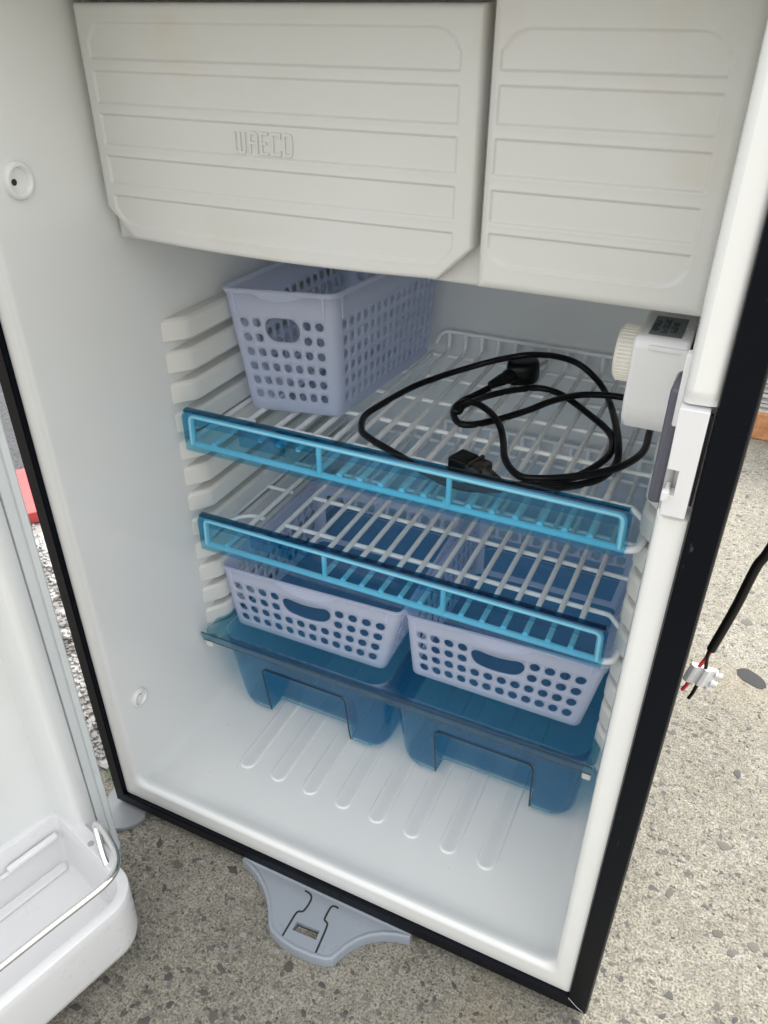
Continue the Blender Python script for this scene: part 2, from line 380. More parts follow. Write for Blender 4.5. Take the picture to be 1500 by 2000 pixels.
# gravel beyond the gap
gv = tag(sheet('gravel_bed', -.70, -.045, .03, .40, GZ+.003, M['gravel']), None, None, None, 'structure')
gv['label'] = 'strip of pale coarse gravel behind the door gap'
V = []; F = []
for i in range(3200):
    x = random.uniform(-.66, -.06); y = .05+(-.10-x)*.62+random.uniform(-.07, .07)
    if y < .035: continue
    r = random.uniform(.0025, .0060); b0 = len(V)
    for k in range(5):
        a = 2*pi*k/5+random.random(); V.append((x+r*cos(a), y+r*sin(a)*.8, GZ+.002))
    for k in range(5):
        a = 2*pi*k/5+random.random(); V.append((x+r*.6*cos(a), y+r*.6*sin(a)*.8, GZ+.003+r*random.uniform(.4, .8)))
    for k in range(5): F.append((b0+k, b0+(k+1) % 5, b0+5+(k+1) % 5, b0+5+k))
    F.append(tuple(b0+5+k for k in range(5)))
me = bpy.data.meshes.new('gravel'); me.from_pydata(V, [], F)
tag(link('gravel', me, M['gravel'], None, 0), 'loose pale gravel chips in the gap between door and fridge', None, None, 'stuff')
# small weed at the foot of the gap
wd = empty('weed', (-.035, .03, GZ)); tag(wd, 'tiny green weed at the foot of the gap beside the door', 'weed')
for k in range(9):
    a = k*2.4; L = random.uniform(.008, .018)
    p = [(0, 0, 0), (cos(a)*L*.5-.0015*sin(a), sin(a)*L*.5+.0015*cos(a), L*.5), (cos(a)*L, sin(a)*L, L*.6), (cos(a)*L*.5+.0015*sin(a), sin(a)*L*.5-.0015*cos(a), L*.5)]
    pydata('leaf', p, [(0, 1, 2, 3)], M['leaf'], wd, 0)
# red board
rb = box('red_board', -.16, .16, -.085, .085, 0, .022, M['redboard'], None, .002)
rb.location = (-.585, .43, GZ+.004); rb.rotation_euler = (0, 0, radians(52)); tag(rb, 'faded red painted board lying beyond the gap left of the fridge', 'board')
# brick and weathered sheets far right
bk = box('clay_brick', 0, .23, 0, .11, 0, .058, M['brick'], None, .003); bk.location = (.575, 1.26, GZ); bk.rotation_euler = (0, 0, radians(-4)); tag(bk, 'orange clay brick under the stacked pale sheets at right', 'brick')
st = empty('sheet_stack', (.56, 1.265, GZ+.0585), radians(-4)); tag(st, 'stack of weathered pale corrugated sheets resting on the brick', 'sheets')
for k in range(9):
    pts = []
    N_ = 20; z0 = k*.021
    prof = [(.0, z0), (.006, z0+.002), (.012, z0+.006), (.004, z0+.012), (.0, z0+.0175), (.6, z0+.0175), (.6, z0)]
    o = prism('sheet', [(y + random.uniform(-.004, .004) if y < .1 else y, z) for y, z in prof], -.02, .5, 'x', M['sheet'], st, 0, 2, 30)

# ------------------------------------------------------------------ fridge
FR = empty('fridge', (0, 0, 0)); tag(FR, 'white portable fridge with black frame standing open on the concrete', 'fridge')
WD, HT = .525, .80
# liner: flange, lip, cavity as one moulded sheet
RZ = sorted([.07+.02*k for k in range(34) if not (.505 < .07+.02*k < .595)] + [.506+.0007*k for k in range(19)] + [.524+.006*k for k in range(8)] + [.573+.0007*k for k in range(26)])
def liner_loop(xl, xr, zb, zt, y, r, notch=1.0):
    out = []
    ring = rrect(xl, xr, zb, zt, r, 7, (24, RZ, 24, 60))
    for x, z in ring:
        yy = y
        if x > .48:      # latch recess in the right flange
            yy += notch*.010*(sstep(.5125, .5155, z)-sstep(.577, .580, z))
            # the upper pad stands a little prouder
            yy -= notch*.0045*sstep(.5785, .5890, z)*(1-sstep(.5, .507, x))
        out.append((x, yy, z))
    return out
L = []
L.append(liner_loop(.010, .515, .012, .790, .0035, .003, .6))
L.append(liner_loop(.0155, .5075, .0175, .785, .0030, .003, .8))
L.append(liner_loop(.0165, .5065, .0185, .784, .0010, .003))
L.append(liner_loop(.0195, .5035, .0215, .781, .0000, .004))
L.append(liner_loop(.0255, .498, .0310, .777, -.0003, .006))
L.append(liner_loop(.0300, .4945, .0385, .7745, -.0006, .007))
for k in range(0, 7):
    a = k/6*pi/2; i = .0306+.0045*sin(a); y = -.0006+.0050*(1-cos(a))
    L.append(liner_loop(i, .5245-i+.0006, .0400+.0047*sin(a), .772, y, .008+.004*k/6, 1-k/6))
L.append(liner_loop(.0352, .4898, .0434, .771, .0085, .013, 0))
L.append(liner_loop(.0353, .4896, .0408, .771, .014, .013, 0))
L.append(liner_loop(.0354, .4893, .0385, .771, .020, .013, 0))
L.append(liner_loop(.0356, .4886, .0368, .771, .030, .013, 0))
L.append(liner_loop(.0358, .4876, .0358, .771, .050, .013, 0))
for y in (.1, .15, .2, .28, .36, .44): L.append(liner_loop(.0360+(y-.05)*.006, .4890-(y-.02)*.052, .0352, .770, y, .013, 0))
for k in range(1, 6):
    a = k/5*pi/2; e = .022*(1-cos(a)); L.append(liner_loop(.0384+e, .4670-e, .0352+e, .770-e, .4600+.022*sin(a), .013, 0))
liner = loft('liner', L, M['liner'], FR, cap1=True, sm=32)
# outer cabinet behind the frame
v = []; 
cab = box('cabinet', .0015, .5235, .024, .545, .0015, .7985, M['body'], FR, .004)
# open the cabinet front: replace by five walls (keeps the cavity clear)
bpy.data.objects.remove(cab)
cb = bmesh.new()
def addbox(bm, x0, x1, y0, y1, z0, z1):
    vs = [bm.verts.new((x, y, z)) for x in (x0, x1) for y in (y0, y1) for z in (z0, z1)]
    for f in [(0, 1, 3, 2), (4, 6, 7, 5), (0, 4, 5, 1), (2, 3, 7, 6), (0, 2, 6, 4), (1, 5, 7, 3)]: bm.faces.new([vs[i] for i in f])
addbox(cb, .0015, .0100, .024, .545, .0015, .7985); addbox(cb, .5150, .5235, .024, .545, .0015, .7985)
addbox(cb, .0101, .5149, .024, .545, .0015, .0100); addbox(cb, .0101, .5149, .024, .545, .7900, .7985); addbox(cb, .0101, .5149, .535, .545, .0101, .7899)
bmesh.ops.recalc_face_normals(cb, faces=cb.faces); me = bpy.data.meshes.new('cabinet'); cb.to_mesh(me); cb.free()
link('cabinet', me, M['body'], FR, 0)
for x in (.05, .47):
    for y in (.06, .48): lathe('foot', [(GZ, .012), (0.0014, .014)], M['rubber'], FR, 'z', 20, (x, y, 0))
# black frame: four mitred bars with an inner bead
def frame_bar(name, a, b, c, d, flat=False, mat=M['blacktrim']):
    # a,b outer ends (x,z); c,d inner ends; profile from outer side, face, inner bead
    V = []
    for (o_, i_) in ((a, c), (b, d)):
        def mix(u): return (o_[0]+(i_[0]-o_[0])*u, o_[1]+(i_[1]-o_[1])*u)
        for u, y in ((0, .032), (0, .0015), (.04, -.0008), (.10, -.0020), (.84, -.0027), (.875, -.0021), (.895, -.0021), (.92, -.0030), (.97, -.0024), (1.0, .0000), (1.0, .0028)):
            if flat and .8 < u < .93: y = -.0027
            p = mix(u); V.append((p[0], y, p[1]))
    n = 11; F = [(k, k+1, n+k+1, n+k) for k in range(n-1)]
    return pydata(name, V, F, mat, FR, 25)
g = .00012
xo0, xo1, xi0, xi1 = 0, WD, .0160, .5070; zo0, zo1, zi0, zi1 = 0, HT, .0180, .7845
frame_bar('frame_bar', (xo0+g, zo0), (xo1-g, zo0), (xi0+g, zi0), (xi1-g, zi0))
frame_bar('frame_bar', (xo1, zo0+g), (xo1, zo1-g), (xi1, zi0+g), (xi1, zi1-g), True)
frame_bar('frame_bar', (xo1-g, zo1), (xo0+g, zo1), (xi1-g, zi1), (xi0+g, zi1))
frame_bar('frame_bar', (xo0, zo1-g), (xo0, zo0+g), (xi0, zi1-g), (xi0, zi0+g))

tube('mitre_seam', [(.5072, -.0031, .0178), (.5160, -.0030, .0090), (.5246, -.0014, .0004)], .00022, M['gasket'], FR, 6)
# floor ribs
def stadium(w, y0, y1, seg=10):
    r = w/2; pts = [(r*cos(pi+pi*k/seg), y0+r+r*sin(pi+pi*k/seg)) for k in range(seg+1)] + [(r*cos(pi*k/seg), y1-r+r*sin(pi*k/seg)) for k in range(seg+1)]
    return pts
def rib_mesh():
    loops = []
    for ins, z in ((-.0014, -.0004), (-.0008, .0001), (-.0002, .0013), (.0008, .0020), (.0022, .0017)):
        loops.append([(x, y, z) for x, y in stadium(.0175-2*ins, .0695+ins-.0, .43-ins)])
    return loops
rib0 = loft('floor_rib', rib_mesh(), M['liner'], FR, cap1=True, sm=60)
for k in range(8):
    o = rib0 if k == 0 else copy_part(rib0, FR, (0, 0, 0))
    o.location = (.1235+k*.0399, .001*(7-k)*.4, .0353)
bm = bmesh.new()
for k in range(12):
    x = random.uniform(.06, .47); y = random.uniform(.02, .14); q = random.uniform(.0002, .00045); a = random.random()*6
    vs_ = [bm.verts.new((x+q*cos(a+j*1.57)*(1.8 if j % 2 else 1), y+q*sin(a+j*1.57)*(1.8 if j % 2 else 1), .0358)) for j in range(4)]; bm.faces.new(vs_)
me = bpy.data.meshes.new('crumbs'); bm.to_mesh(me); bm.free(); o = link('crumbs', me, M['dark'], FR, 0); o['kind'] = 'stuff'
# side rails
def rail_pts(z): pass
def make_rail(side):
    V = []; xw = .033
    prof = [(.000, .0028, .0), ]
    # plan outline (x,y) and section heights
    out = [(.034, .146), (.0365, .1475), (.0490, .1640), (.0515, .170), (.0515, .462), (.034, .462)]
    inn = [(.034, .149), (.0355, .1500), (.0465, .1650), (.0485, .171), (.0485, .461), (.034, .461)]
    low = [(x, y, -.0205) for x, y in out]; up = [(x, y, -.003) for x, y in out]; top = [(x, y, 0.0) for x, y in inn]; bot = [(x, y, -.0215) for x, y in inn]
    n = 6; V = bot+low+up+top; F = []
    for L_ in range(3):
        for k in range(n-1): F.append((L_*n+k, L_*n+k+1, (L_+1)*n+k+1, (L_+1)*n+k))
    F.append(tuple(range(n-1, -1, -1))); F.append(tuple(3*n+k for k in range(n)))
    if side: V = [(.5245-x, y, z) for x, y, z in V]
    o = pydata('shelf_rail', V, F, M['rail'], FR, 30)
    bevel_mod(o, .0012, 2, 30); return o
tops = [.5070, .4765, .4458, .4155, .3850, .3550, .3245, .2940, .2635, .2330, .2025, .1725, .1475]
for side in (0, 1):
    r0 = make_rail(side)
    for i, z in enumerate(tops):
        o = r0 if i == 0 else copy_part(r0, FR, (0, 0, 0)); o.location = (0 if not side else -.0015, 0, z)
# hole plugs on the left wall
for z, y, k in ((.6430, .0290, 1), (.1463, .0290, .82)):
    o = lathe('hinge_bush', [(-.001, .0125*k), (.0020, .0125*k), (.0034, .0116*k), (.0038, .0105*k), (.0036, .0094*k), (.0026, .0086*k), (.0003, .0080*k), (.0002, .0)], M['liner'], FR, 'x', 40, (.0357, y, z))
    if k == 1: lathe('bush_hole', [(-.0004, .0022), (.0006, .0022), (.0006, 0)], M['dark'], o, 'x', 16, (0, -.0035, -.0005))
    else: lathe('bush_core', [(-.0008, .0050*k), (.0022, .0048*k), (.0024, .0038*k), (.0024, 0)], M['liner'], o, 'x', 30)

# freezer box and door, right moulded panel
def banded_panel(name, x0, x1, z0, z1, y, bands, outline, bow, thick, parent, mat, nx=190, nz=150, edge=.004):
    """outline(z) -> (xl, xr); bands: (xa,xb,za,zb,radii(bl,br,tr,tl))"""
    def sd(px, pz, b):
        xa, xb, za, zb, rad = b; cx = (xa+xb)/2; cz = (za+zb)/2
        r = rad[0 if (px < cx and pz < cz) else 1 if (px >= cx and pz < cz) else 2 if px >= cx else 3]
        qx = abs(px-cx)-((xb-xa)/2-r); qz = abs(pz-cz)-((zb-za)/2-r)
        return hypot(max(qx, 0), max(qz, 0))+min(max(qx, qz), 0)-r
    zs = set(); 
    for k in range(nz+1): zs.add(z0+(z1-z0)*k/nz)
    for b in bands:
        for e in (b[2], b[3]):
            for d in (-.0012, -.0006, 0, .0006, .0012): zs.add(e+d)
    zs = sorted(z for z in zs if z0 <= z <= z1)
    us = set(k/nx for k in range(nx+1))
    zm = (z0+z1)/2; xl, xr = outline(zm)
    for b in bands[1:2]:
        for e in (b[0], b[1]):
            for d in (-.0012, -.0006, 0, .0006, .0012): us.add((e+d-xl)/(xr-xl))
    us = sorted(us)
    V = []; F = []
    for j, z in enumerate(zs):
        xl, xr = outline(z)
        for i, u in enumerate(us):
            x = xl+(xr-xl)*u
            de = min(u*(xr-xl), (1-u)*(xr-xl), z-z0, z1-z)
            yy = y
            if de < edge: yy += edge - math.sqrt(max(0, edge*edge-(edge-de)**2))
            uu = (x-(x0+x1)/2)/((x1-x0)/2); vv = 1-(z-z0)/(z1-z0)
            yy -= bow*(1-min(1, uu*uu))*vv
            zz = z - .0035*(1-min(1, uu*uu))*max(0, vv-.8)/.2*(1 if bow else 0)
            s = min(sd(x, z, b) for b in bands)
            yy += .0014*(1-sstep(-.0011, .0007, s)) - .0002*math.exp(-((s-.0012)/.0008)**2)
            V.append((x, yy, zz))
    nu = len(us); nzs = len(zs)
    for j in range(nzs-1):
        for i in range(nu-1): F.append((j*nu+i, j*nu+i+1, (j+1)*nu+i+1, (j+1)*nu+i))
    # back border
    ring = [i for i in range(nu)] + [j*nu+nu-1 for j in range(1, nzs)] + [(nzs-1)*nu+i for i in range(nu-2, -1, -1)] + [j*nu for j in range(nzs-2, 0, -1)]
    b0 = len(V)
    for k in ring: V.append((V[k][0], y+thick, V[k][2]))
    n = len(ring)
    for k in range(n): F.append((ring[k], b0+k, b0+(k+1) % n, ring[(k+1) % n]))
    F.append(tuple(b0+k for k in range(n)))
    return pydata(name, V, F, mat, parent, 50)
rb_ = .0165
zb_ = [(.7128, .7345), (.6852, .7055), (.6582, .6783), (.6315, .6505), (.6035, .6230)]
def bands(xa, xb, zz):
    out = []
    for i, (a, b) in enumerate(zz):
        r = (.0008,)*4
        if i == 0: r = (.0008, .0008, rb_, rb_)
        if i == 4: r = (rb_*.9, rb_*.9, .0008, .0008)
        out.append((xa, xb, a, b, r))
    return out
def outL(z):
    xl, xr = .0435, .3420
    if z < .6140: xl = .0435+(.6140-z)/.0215*.0235; xr = .3420-(.6140-z)/.0215*.0235
    return xl, xr
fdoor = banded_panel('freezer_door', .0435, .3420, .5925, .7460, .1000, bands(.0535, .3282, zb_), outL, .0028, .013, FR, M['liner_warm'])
zr_ = [(a+.0025, b+.0018) for a, b in zb_]; zr_[0] = (.7146, .7345); zr_[4] = (.6085, .6275)
def outR(z): return (.3485, .4880)
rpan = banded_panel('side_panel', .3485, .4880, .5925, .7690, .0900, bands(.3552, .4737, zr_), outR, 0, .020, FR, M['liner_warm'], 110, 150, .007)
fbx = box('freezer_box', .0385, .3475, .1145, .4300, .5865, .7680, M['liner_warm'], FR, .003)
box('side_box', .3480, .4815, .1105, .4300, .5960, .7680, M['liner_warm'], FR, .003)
box('freezer_top', .0385, .3475, .1010, .1140, .7475, .7680, M['liner_warm'], FR, .001)
# moulded lettering on the freezer door
def letter_strokes():
    w, h, gap = .0066, .0124, .0040; L_ = []; x = 0
    ww = .0112
    L_.append(([(x+.001, h), (x+.001, .0012), (x+.002, 0), (x+ww/2-.0004, 0), (x+ww/2, .0008), (x+ww/2, h)], )); L_.append(([(x+ww/2, .0008), (x+ww/2+.0008, 0), (x+ww-.002, 0), (x+ww-.001, .0012), (x+ww-.001, h)],)); x += ww+gap
    L_.append(([(x, 0), (x, h-.0015), (x+.0015, h), (x+w-.0015, h), (x+w, h-.0015), (x+w, 0)],)); L_.append(([(x, h*.5), (x+w, h*.5)],)); x += w+gap
    L_.append(([(x+w, h), (x, h), (x, 0), (x+w, 0)],)); L_.append(([(x, h*.5), (x+w*.8, h*.5)],)); x += w+gap
    L_.append(([(x+w, h*.80), (x+w, h), (x, h), (x, 0), (x+w, 0), (x+w, h*.20)],)); x += w+gap
    L_.append(([(x+.0012, 0), (x, .0012), (x, h-.0012), (x+.0012, h), (x+w-.0012, h), (x+w, h-.0012), (x+w, .0012), (x+w-.0012, 0), (x+.0012, 0)],)); x += w
    return L_, x
ls, tw = letter_strokes()
V = []; F = []
sc = .0450/tw
for (pth,) in ls:
    P = [Vector((.1680+x*sc, .0995, .6605+z)) for x, z in pth]
    n0 = len(V); hw = .0011
    for i, p in enumerate(P):
        d1 = (p-P[i-1]).normalized() if i else (P[1]-p).normalized(); d2 = (P[i+1]-p).normalized() if i < len(P)-1 else d1
        d = (d1+d2).normalized() if (d1+d2).length > .01 else d1
        nn = Vector((-d.z, 0, d.x)); k = hw/max(.5, abs(nn.dot(Vector((-d1.z, 0, d1.x)))))
        uu = (p.x-.19275)/.14925; bowy = .1014-.0028*(1-uu*uu)*(1-(p.z-.5925)/.1535)
        for s, dy in ((-1, .0006), (-.7, -.0012), (.7, -.0012), (1, .0006)): V.append((p.x+nn.x*k*s, bowy+dy, p.z+nn.z*k*s))
    for i in range(len(P)-1):
        for q in range(3): F.append((n0+i*4+q, n0+i*4+q+1, n0+(i+1)*4+q+1, n0+(i+1)*4+q))
    F.append((n0, n0+1, n0+2, n0+3)); e = n0+(len(P)-1)*4; F.append((e, e+1, e+2, e+3))
pydata('lettering', V, F, M['liner_warm'], fdoor, 60)

# thermostat box under the right panel
def therm_ring(x, r):
    pass
zt, zb2, y0, y1 = .5755, .508, .095, .215
prof = [(y0, zt-.004), (y0+.004, zt), (y1, zt), (y1, zb2+.020), (y1-.012, zb2+.006), (y1-.035, zb2), (y0+.030, zb2), (y0+.010, zb2+.004), (y0+.002, zb2+.013), (y0, zb2+.024)]
th = prism('thermostat_box', prof, .4505, .4835, 'x', M['white'], FR, .0065, 6, 35)
box('top_plate', .4530, .4780, .0885, .0940, .5600, .5790, M['white'], th, .001) if False else None
kn = lathe('knob', [(.4330, .0), (.4330, .0165), (.4345, .0180), (.4460, .0185), (.4470, .017)], M['knob'], th, 'x', 60, (.0050, .128, .5530))
V = []; F = []
for k in range(48):
    a = 2*pi*k/48
    for x in (.4402, .4505):
        for da, rr in ((-.03, .0182), (0, .0189), (.03, .0182)): V.append((x, rr*cos(a+da)+.128, rr*sin(a+da)+.5530))
    b0 = k*6; F += [(b0, b0+1, b0+4, b0+3), (b0+1, b0+2, b0+5, b0+4), (b0, b0+1, b0+2), (b0+3, b0+4, b0+5)]
pydata('knob_ridges', V, F, M['knob'], th, 0)['kind'] = 'stuff'
lb = box('rating_label', .4575, .4772, .1035, .1400, .5756, .5760, M['label'], th, 0)
# three printed lines of small text (too small to read)
for j in range(3):
    bm = bmesh.new(); x = .4585+j*.0055; y = .1075+(.003 if j != 1 else 0)
    ylen = (.020, .026, .018)[j]; yy = y
    while yy < y+ylen:
        w = random.uniform(.0008, .0022)
        for xx in (x, x+.0013, x+.0026):
            if random.random() < .8: addbox(bm, xx, xx+.0009, yy, yy+w, .5761, .5762)
        yy += w+random.uniform(.0004, .0009)
    me = bpy.data.meshes.new('label_text'); bm.to_mesh(me); bm.free(); link('label_text', me, M['print'], lb, 0)
# trim step on the box face and coloured marks
prism('face_step', [(.4600, .5720), (.4832, .5720), (.4832, .5185), (.4795, .5185), (.4795, .5690), (.4600, .5690)], .0935, .0955, 'y', M['white'], th, .0006, 2)
box('green_mark', .4785, .4798, .0938, .0949, .5495, .5520, M['green'], th); box('red_mark', .4785, .4798, .0938, .0949, .5455, .5478, M['red'], th)
# lavender reed strip along the right wall
box('reed_strip', .4818, .4900, .028, .056, .5030, .5750, M['lens'], FR, .003, 4)
box('reed_cover', .4870, .4905, .0125, .020, .5600, .6000, M['white'], FR, .001, 2)
# latch plate in the flange recess
lp = prism('latch_plate', [(.4900, .5785), (.5045, .5785), (.5045, .5165), (.4915, .5165), (.4915, .5270), (.4915, .5320), (.4935, .5320), (.4940, .5290), (.4965, .5290), (.4965, .5440), (.4905, .5440)], -.0045, .0050, 'y', M['white'], FR, .0006, 3)
prism('latch_hook', [(.4905, .5330), (.4942, .5330), (.4942, .5285), (.4922, .5270), (.4905, .5270)], -.0085, -.0046, 'y', M['white'], lp, .0006, 2)
box('latch_slot', .5048, .5062, .003, .006, .521, .574, M['dark'], lp)

# grey kick bracket under the front edge
def pedal():
    left = [(.1680, -.0045), (.1800, -.0080), (.1920, -.0135), (.2040, -.0215), (.2140, -.0305), (.2220, -.0405), (.2290, -.0510), (.2345, -.0560)]
    bot = [(.2480, -.0598), (.2640, -.0614), (.2800, -.0606), (.2940, -.0582)]
    right = [(.3010, -.0545), (.3040, -.0475), (.3080, -.0385), (.3150, -.0280), (.3230, -.0200), (.3340, -.0130), (.3460, -.0085), (.3580, -.0055)]
    top = [(.3580, -.0005), (.1685, -.0005)]
    return left+bot+right+top
P = pedal()
KB = empty('kick_bracket_root', (0, 0, 0)); bpy.data.objects.remove(KB)
def offs(P, d):
    n = len(P); out = []
    for i in range(n):
        a = Vector(P[i-1]); b = Vector(P[i]); c = Vector(P[(i+1) % n])
        e1 = (b-a).normalized(); e2 = (c-b).normalized(); nn = Vector((-(e1+e2).y, (e1+e2).x))
        nn = nn.normalized() if nn.length > 1e-6 else Vector((-e1.y, e1.x)); out.append((b.x+nn.x*d, b.y+nn.y*d))
    return out
loops = [[(x, y, GZ+.0005) for x, y in P], [(x, y, -.0005) for x, y in P], [(x, y, .0010) for x, y in offs(P, .0006)], [(x, y, .0016) for x, y in offs(P, .0018)], [(x, y, .0012) for x, y in offs(P, .0034)], [(x, y, .0006) for x, y in offs(P, .0046)]]
kb = loft('kick_bracket', loops, M['grey'], FR, cap0=True, cap1=False, sm=50)
# top face with a real rectangular window
inn = offs(P, .0046); hole = [(.2530, -.0372), (.2770, -.0358), (.2782, -.0448), (.2528, -.0459)]
bm = bmesh.new(); vs = [bm.verts.new((x, y, .0006)) for x, y in inn]; hs_ = [bm.verts.new((x, y, .0006)) for x, y in hole]
es = [bm.edges.new((vs[i], vs[(i+1) % len(vs)])) for i in range(len(vs))] + [bm.edges.new((hs_[i], hs_[(i+1) % 4])) for i in range(4)]
bmesh.ops.triangle_fill(bm, use_beauty=True, edges=es)
for i in range(4):
    a, b = hs_[i], hs_[(i+1) % 4]; c = bm.verts.new((b.co.x, b.co.y, -.0045)); d = bm.verts.new((a.co.x, a.co.y, -.0045)); bm.faces.new((a, b, c, d))
bmesh.ops.recalc_face_normals(bm, faces=bm.faces)
me = bpy.data.meshes.new('bracket_face'); bm.to_mesh(me); bm.free(); link('bracket_face', me, M['grey'], kb, 30)
pydata('window_floor', [(x, y, -.0048) for x, y in offs(hole, -.001)], [(0, 1, 2, 3)], M['concrete'], kb, 0)
for pth in ([(.2440, -.0065), (.2500, -.0072), (.2535, -.0100), (.2545, -.0150), (.2540, -.0225), (.2525, -.0262), (.2490, -.0280), (.2478, -.0320), (.2476, -.0420), (.2474, -.0592)],
            [(.2830, -.0085), (.2785, -.0082), (.2757, -.0110), (.2755, -.0200), (.2762, -.0242), (.2800, -.0262), (.2815, -.0300), (.2830, -.0450), (.2842, -.0590)]):
    q = catmull([(x, y, .0007) for x, y in pth], 5); V = []; F = []
    for i, p in enumerate(q):
        d = (q[min(i+1, len(q)-1)]-q[max(i-1, 0)]).normalized(); nn = Vector((-d.y, d.x, 0))
        V += [p+nn*.0010, p-nn*.0010, p-nn*.0009+Vector((0, 0, -.002)), p+nn*.0009+Vector((0, 0, -.002))]
    for i in range(len(q)-1):
        for k in range(4): F.append((i*4+k, i*4+(k+1) % 4, (i+1)*4+(k+1) % 4, (i+1)*4+k))
    pydata('slit', V, F, M['dark'], kb, 0)
# grey hinge plate under the left corner
prism('hinge_plate', [(-.020, .030), (.034, .008), (.040, -.004), (.037, -.014), (.030, -.024), (.018, -.031), (-.010, -.031)], GZ+.0005, -.0055, 'z', M['greyd'], FR, .001, 2)

# ------------------------------------------------------------------ the open door
TH = radians(15)
DR = empty('door', (.0565, -.0545, 0), 0, FR)
# door frame: local X = normal to the inner face (towards the opening), local Y = along the door away from the hinge
nx_, ny_ = cos(TH), -sin(TH); dx_, dy_ = -sin(TH), -cos(TH)
DT = .022      # the open door sags a little on its hinge
DR.matrix_local = Matrix(((nx_*cos(DT), dx_, nx_*sin(DT), .0562), (ny_*cos(DT), dy_, ny_*sin(DT), -.0545), (-sin(DT), 0, cos(DT), 0), (0, 0, 0, 1)))
DWd = .520
def dcopy(V): return V
def ring_d(t0, t1, z0, z1, n, r, s=6): return [(n, t_, z) for t_, z in rrect(t0, t1, z0, z1, r, s)]
box('door_skin', -.050, -.0370, .0, DWd, .018, .795, M['blacktrim'], DR, .003)
loft('gasket', [ring_d(.0, DWd, 0.018, .795, -.0365, .003), ring_d(.0, DWd, 0.018, .795, -.002, .003), ring_d(.0015, DWd-.0015, 0.0182, .7935, 0, .003), ring_d(.0062, DWd-.0062, 0.0188, .7885, 0.0, .003), ring_d(.0070, DWd-.007, 0.019, .788, -.0018, .003), ring_d(.0080, DWd-.008, 0.0192, .787, -.0018, .003), ring_d(.0088, DWd-.0088, 0.0195, .786, .0004, .003), ring_d(.0155, DWd-.0155, 0.02, .7795, .0012, .003), ring_d(.0165, DWd-.0165, 0.0202, .7785, -.0080, .003)], M['gasket'], DR, sm=30)
dl = [ring_d(.0168, DWd-.0168, 0.0204, .7780, -.0100, .004, 6), ring_d(.0168, DWd-.0168, 0.0204, .7780, .0002, .004, 6), ring_d(.0185, DWd-.0185, 0.0206, .7765, .0020, .005, 6),
      ring_d(.0290, DWd-.0290, 0.0212, .7660, .0040, .010, 6), ring_d(.0330, DWd-.0330, 0.0216, .7625, .0035, .012, 6), ring_d(.0355, DWd-.0355, 0.022, .7600, .0010, .014, 6), ring_d(.0385, DWd-.0385, 0.0228, .7570, -.0170, .016, 6), ring_d(.0410, DWd-.0410, 0.0236, .7545, -.0310, .020, 6), ring_d(.0480, DWd-.0480, 0.025, .7475, -.0342, .022, 6), ring_d(.075, DWd-.075, 0.06, .72, -.0344, .022, 6)]
loft('door_liner', dl, M['doorw'], DR, cap1=True, sm=40)

# ------------------------------------------------------------------ door shelf bin
BN = empty('door_bin', (0, 0, 0)); BN.matrix_world = Matrix(((nx_, dx_, 0, .050), (ny_, dy_, 0, -.050), (0, 0, 1, 0), (0, 0, 0, 1)))
tag(BN, 'white moulded bottle bin with chrome rail low on the open door', 'door bin')
def bin_loop(n0, n1, t0, t1, z, rin, rout, seg=10):
    pts = []
    def arc(cn, ct, r, a0): 
        for k in range(seg+1): a = a0+pi/2*k/seg; pts.append((cn+r*cos(a), ct+r*sin(a), z))
    arc(n0+rin, t0+rin, rin, pi); arc(n1-rout, t0+rout, rout, 1.5*pi); arc(n1-rout, t1-rout, rout, 0); arc(n0+rin, t1-rin, rin, .5*pi)
    return pts
bl = []
for ins, z in ((.010, .0200), (.0035, .0206), (.0012, .0235), (.0, .030), (-.0012, .078), (-.0014, .0885), (-.0010, .0897), (.0002, .0902)): bl.append(bin_loop(-.0255, .1065-ins, .0365+ins, .4795-ins, z, .006, .029))
wl = .0085
for k, (wi, z) in enumerate(((wl-.002, .0902), (wl-.0006, .0898), (wl, .0885), (wl+.001, .070), (wl+.003, .036), (wl+.006, .0295), (wl+.012, .0280))): bl.append(bin_loop(-.0255+wi*.7, .1065-wi, .0365+wi*.9, .4795-wi, z, .006, max(.006, .029-wi)))
loft('bin_body', bl, M['white'], BN, cap0=True, cap1=True, sm=40)
# end shoulder with the rail socket, inner ledges
prism('end_shoulder', [(.0090, .0345), (.0105, .0312), (.0600, .0314), (.0720, .0345), (.0720, .0440), (.0090, .0440)], .0700, .0912, 'z', M['white'], BN, .0012, 3)
lathe('shoulder_dimple', [(.09125, .0031), (.09135, .0031), (.09135, 0)], plastic('dimple_grey', (.42, .41, .40), .5), BN, 'z', 24, (.0353, .0395, 0))
prism('inner_ledge', [(-.0170, .0640), (-.0130, .0650), (-.0130, .0675), (-.0170, .0680)], .0560, .4650, 'y', M['white'], BN, .001, 2)
prism('raised_ledge', [(-.0165, .0670), (-.0110, .0670), (-.0110, .0725), (-.0165, .0745)], .0500, .1000, 'y', M['white'], BN, .002, 3)
prism('floor_rib', [(p[0]-.0085, p[1]) for p in stadium(.010, .052, .45)], .0281, .0325, 'z', M['white'], BN, .0015, 3)
rail = [(.0640, .0415, .0880), (.0560, .0395, .0960), (.0440, .0345, .1120), (.0420, .0325, .1180), (.0500, .0315, .1205), (.0680, .0345, .1205), (.0850, .0390, .1200), (.0950, .0470, .1195), (.0992, .0600, .1190), (.0990, .0800, .1185), (.0975, .1100, .1180), (.0965, .1600, .1180), (.0965, .2600, .1180), (.0965, .4000, .1180), (.0960, .4500, .1185), (.0850, .4800, .1195), (.0550, .4840, .1200), (.0450, .4830, .1100), (.0600, .4780, .0880)]
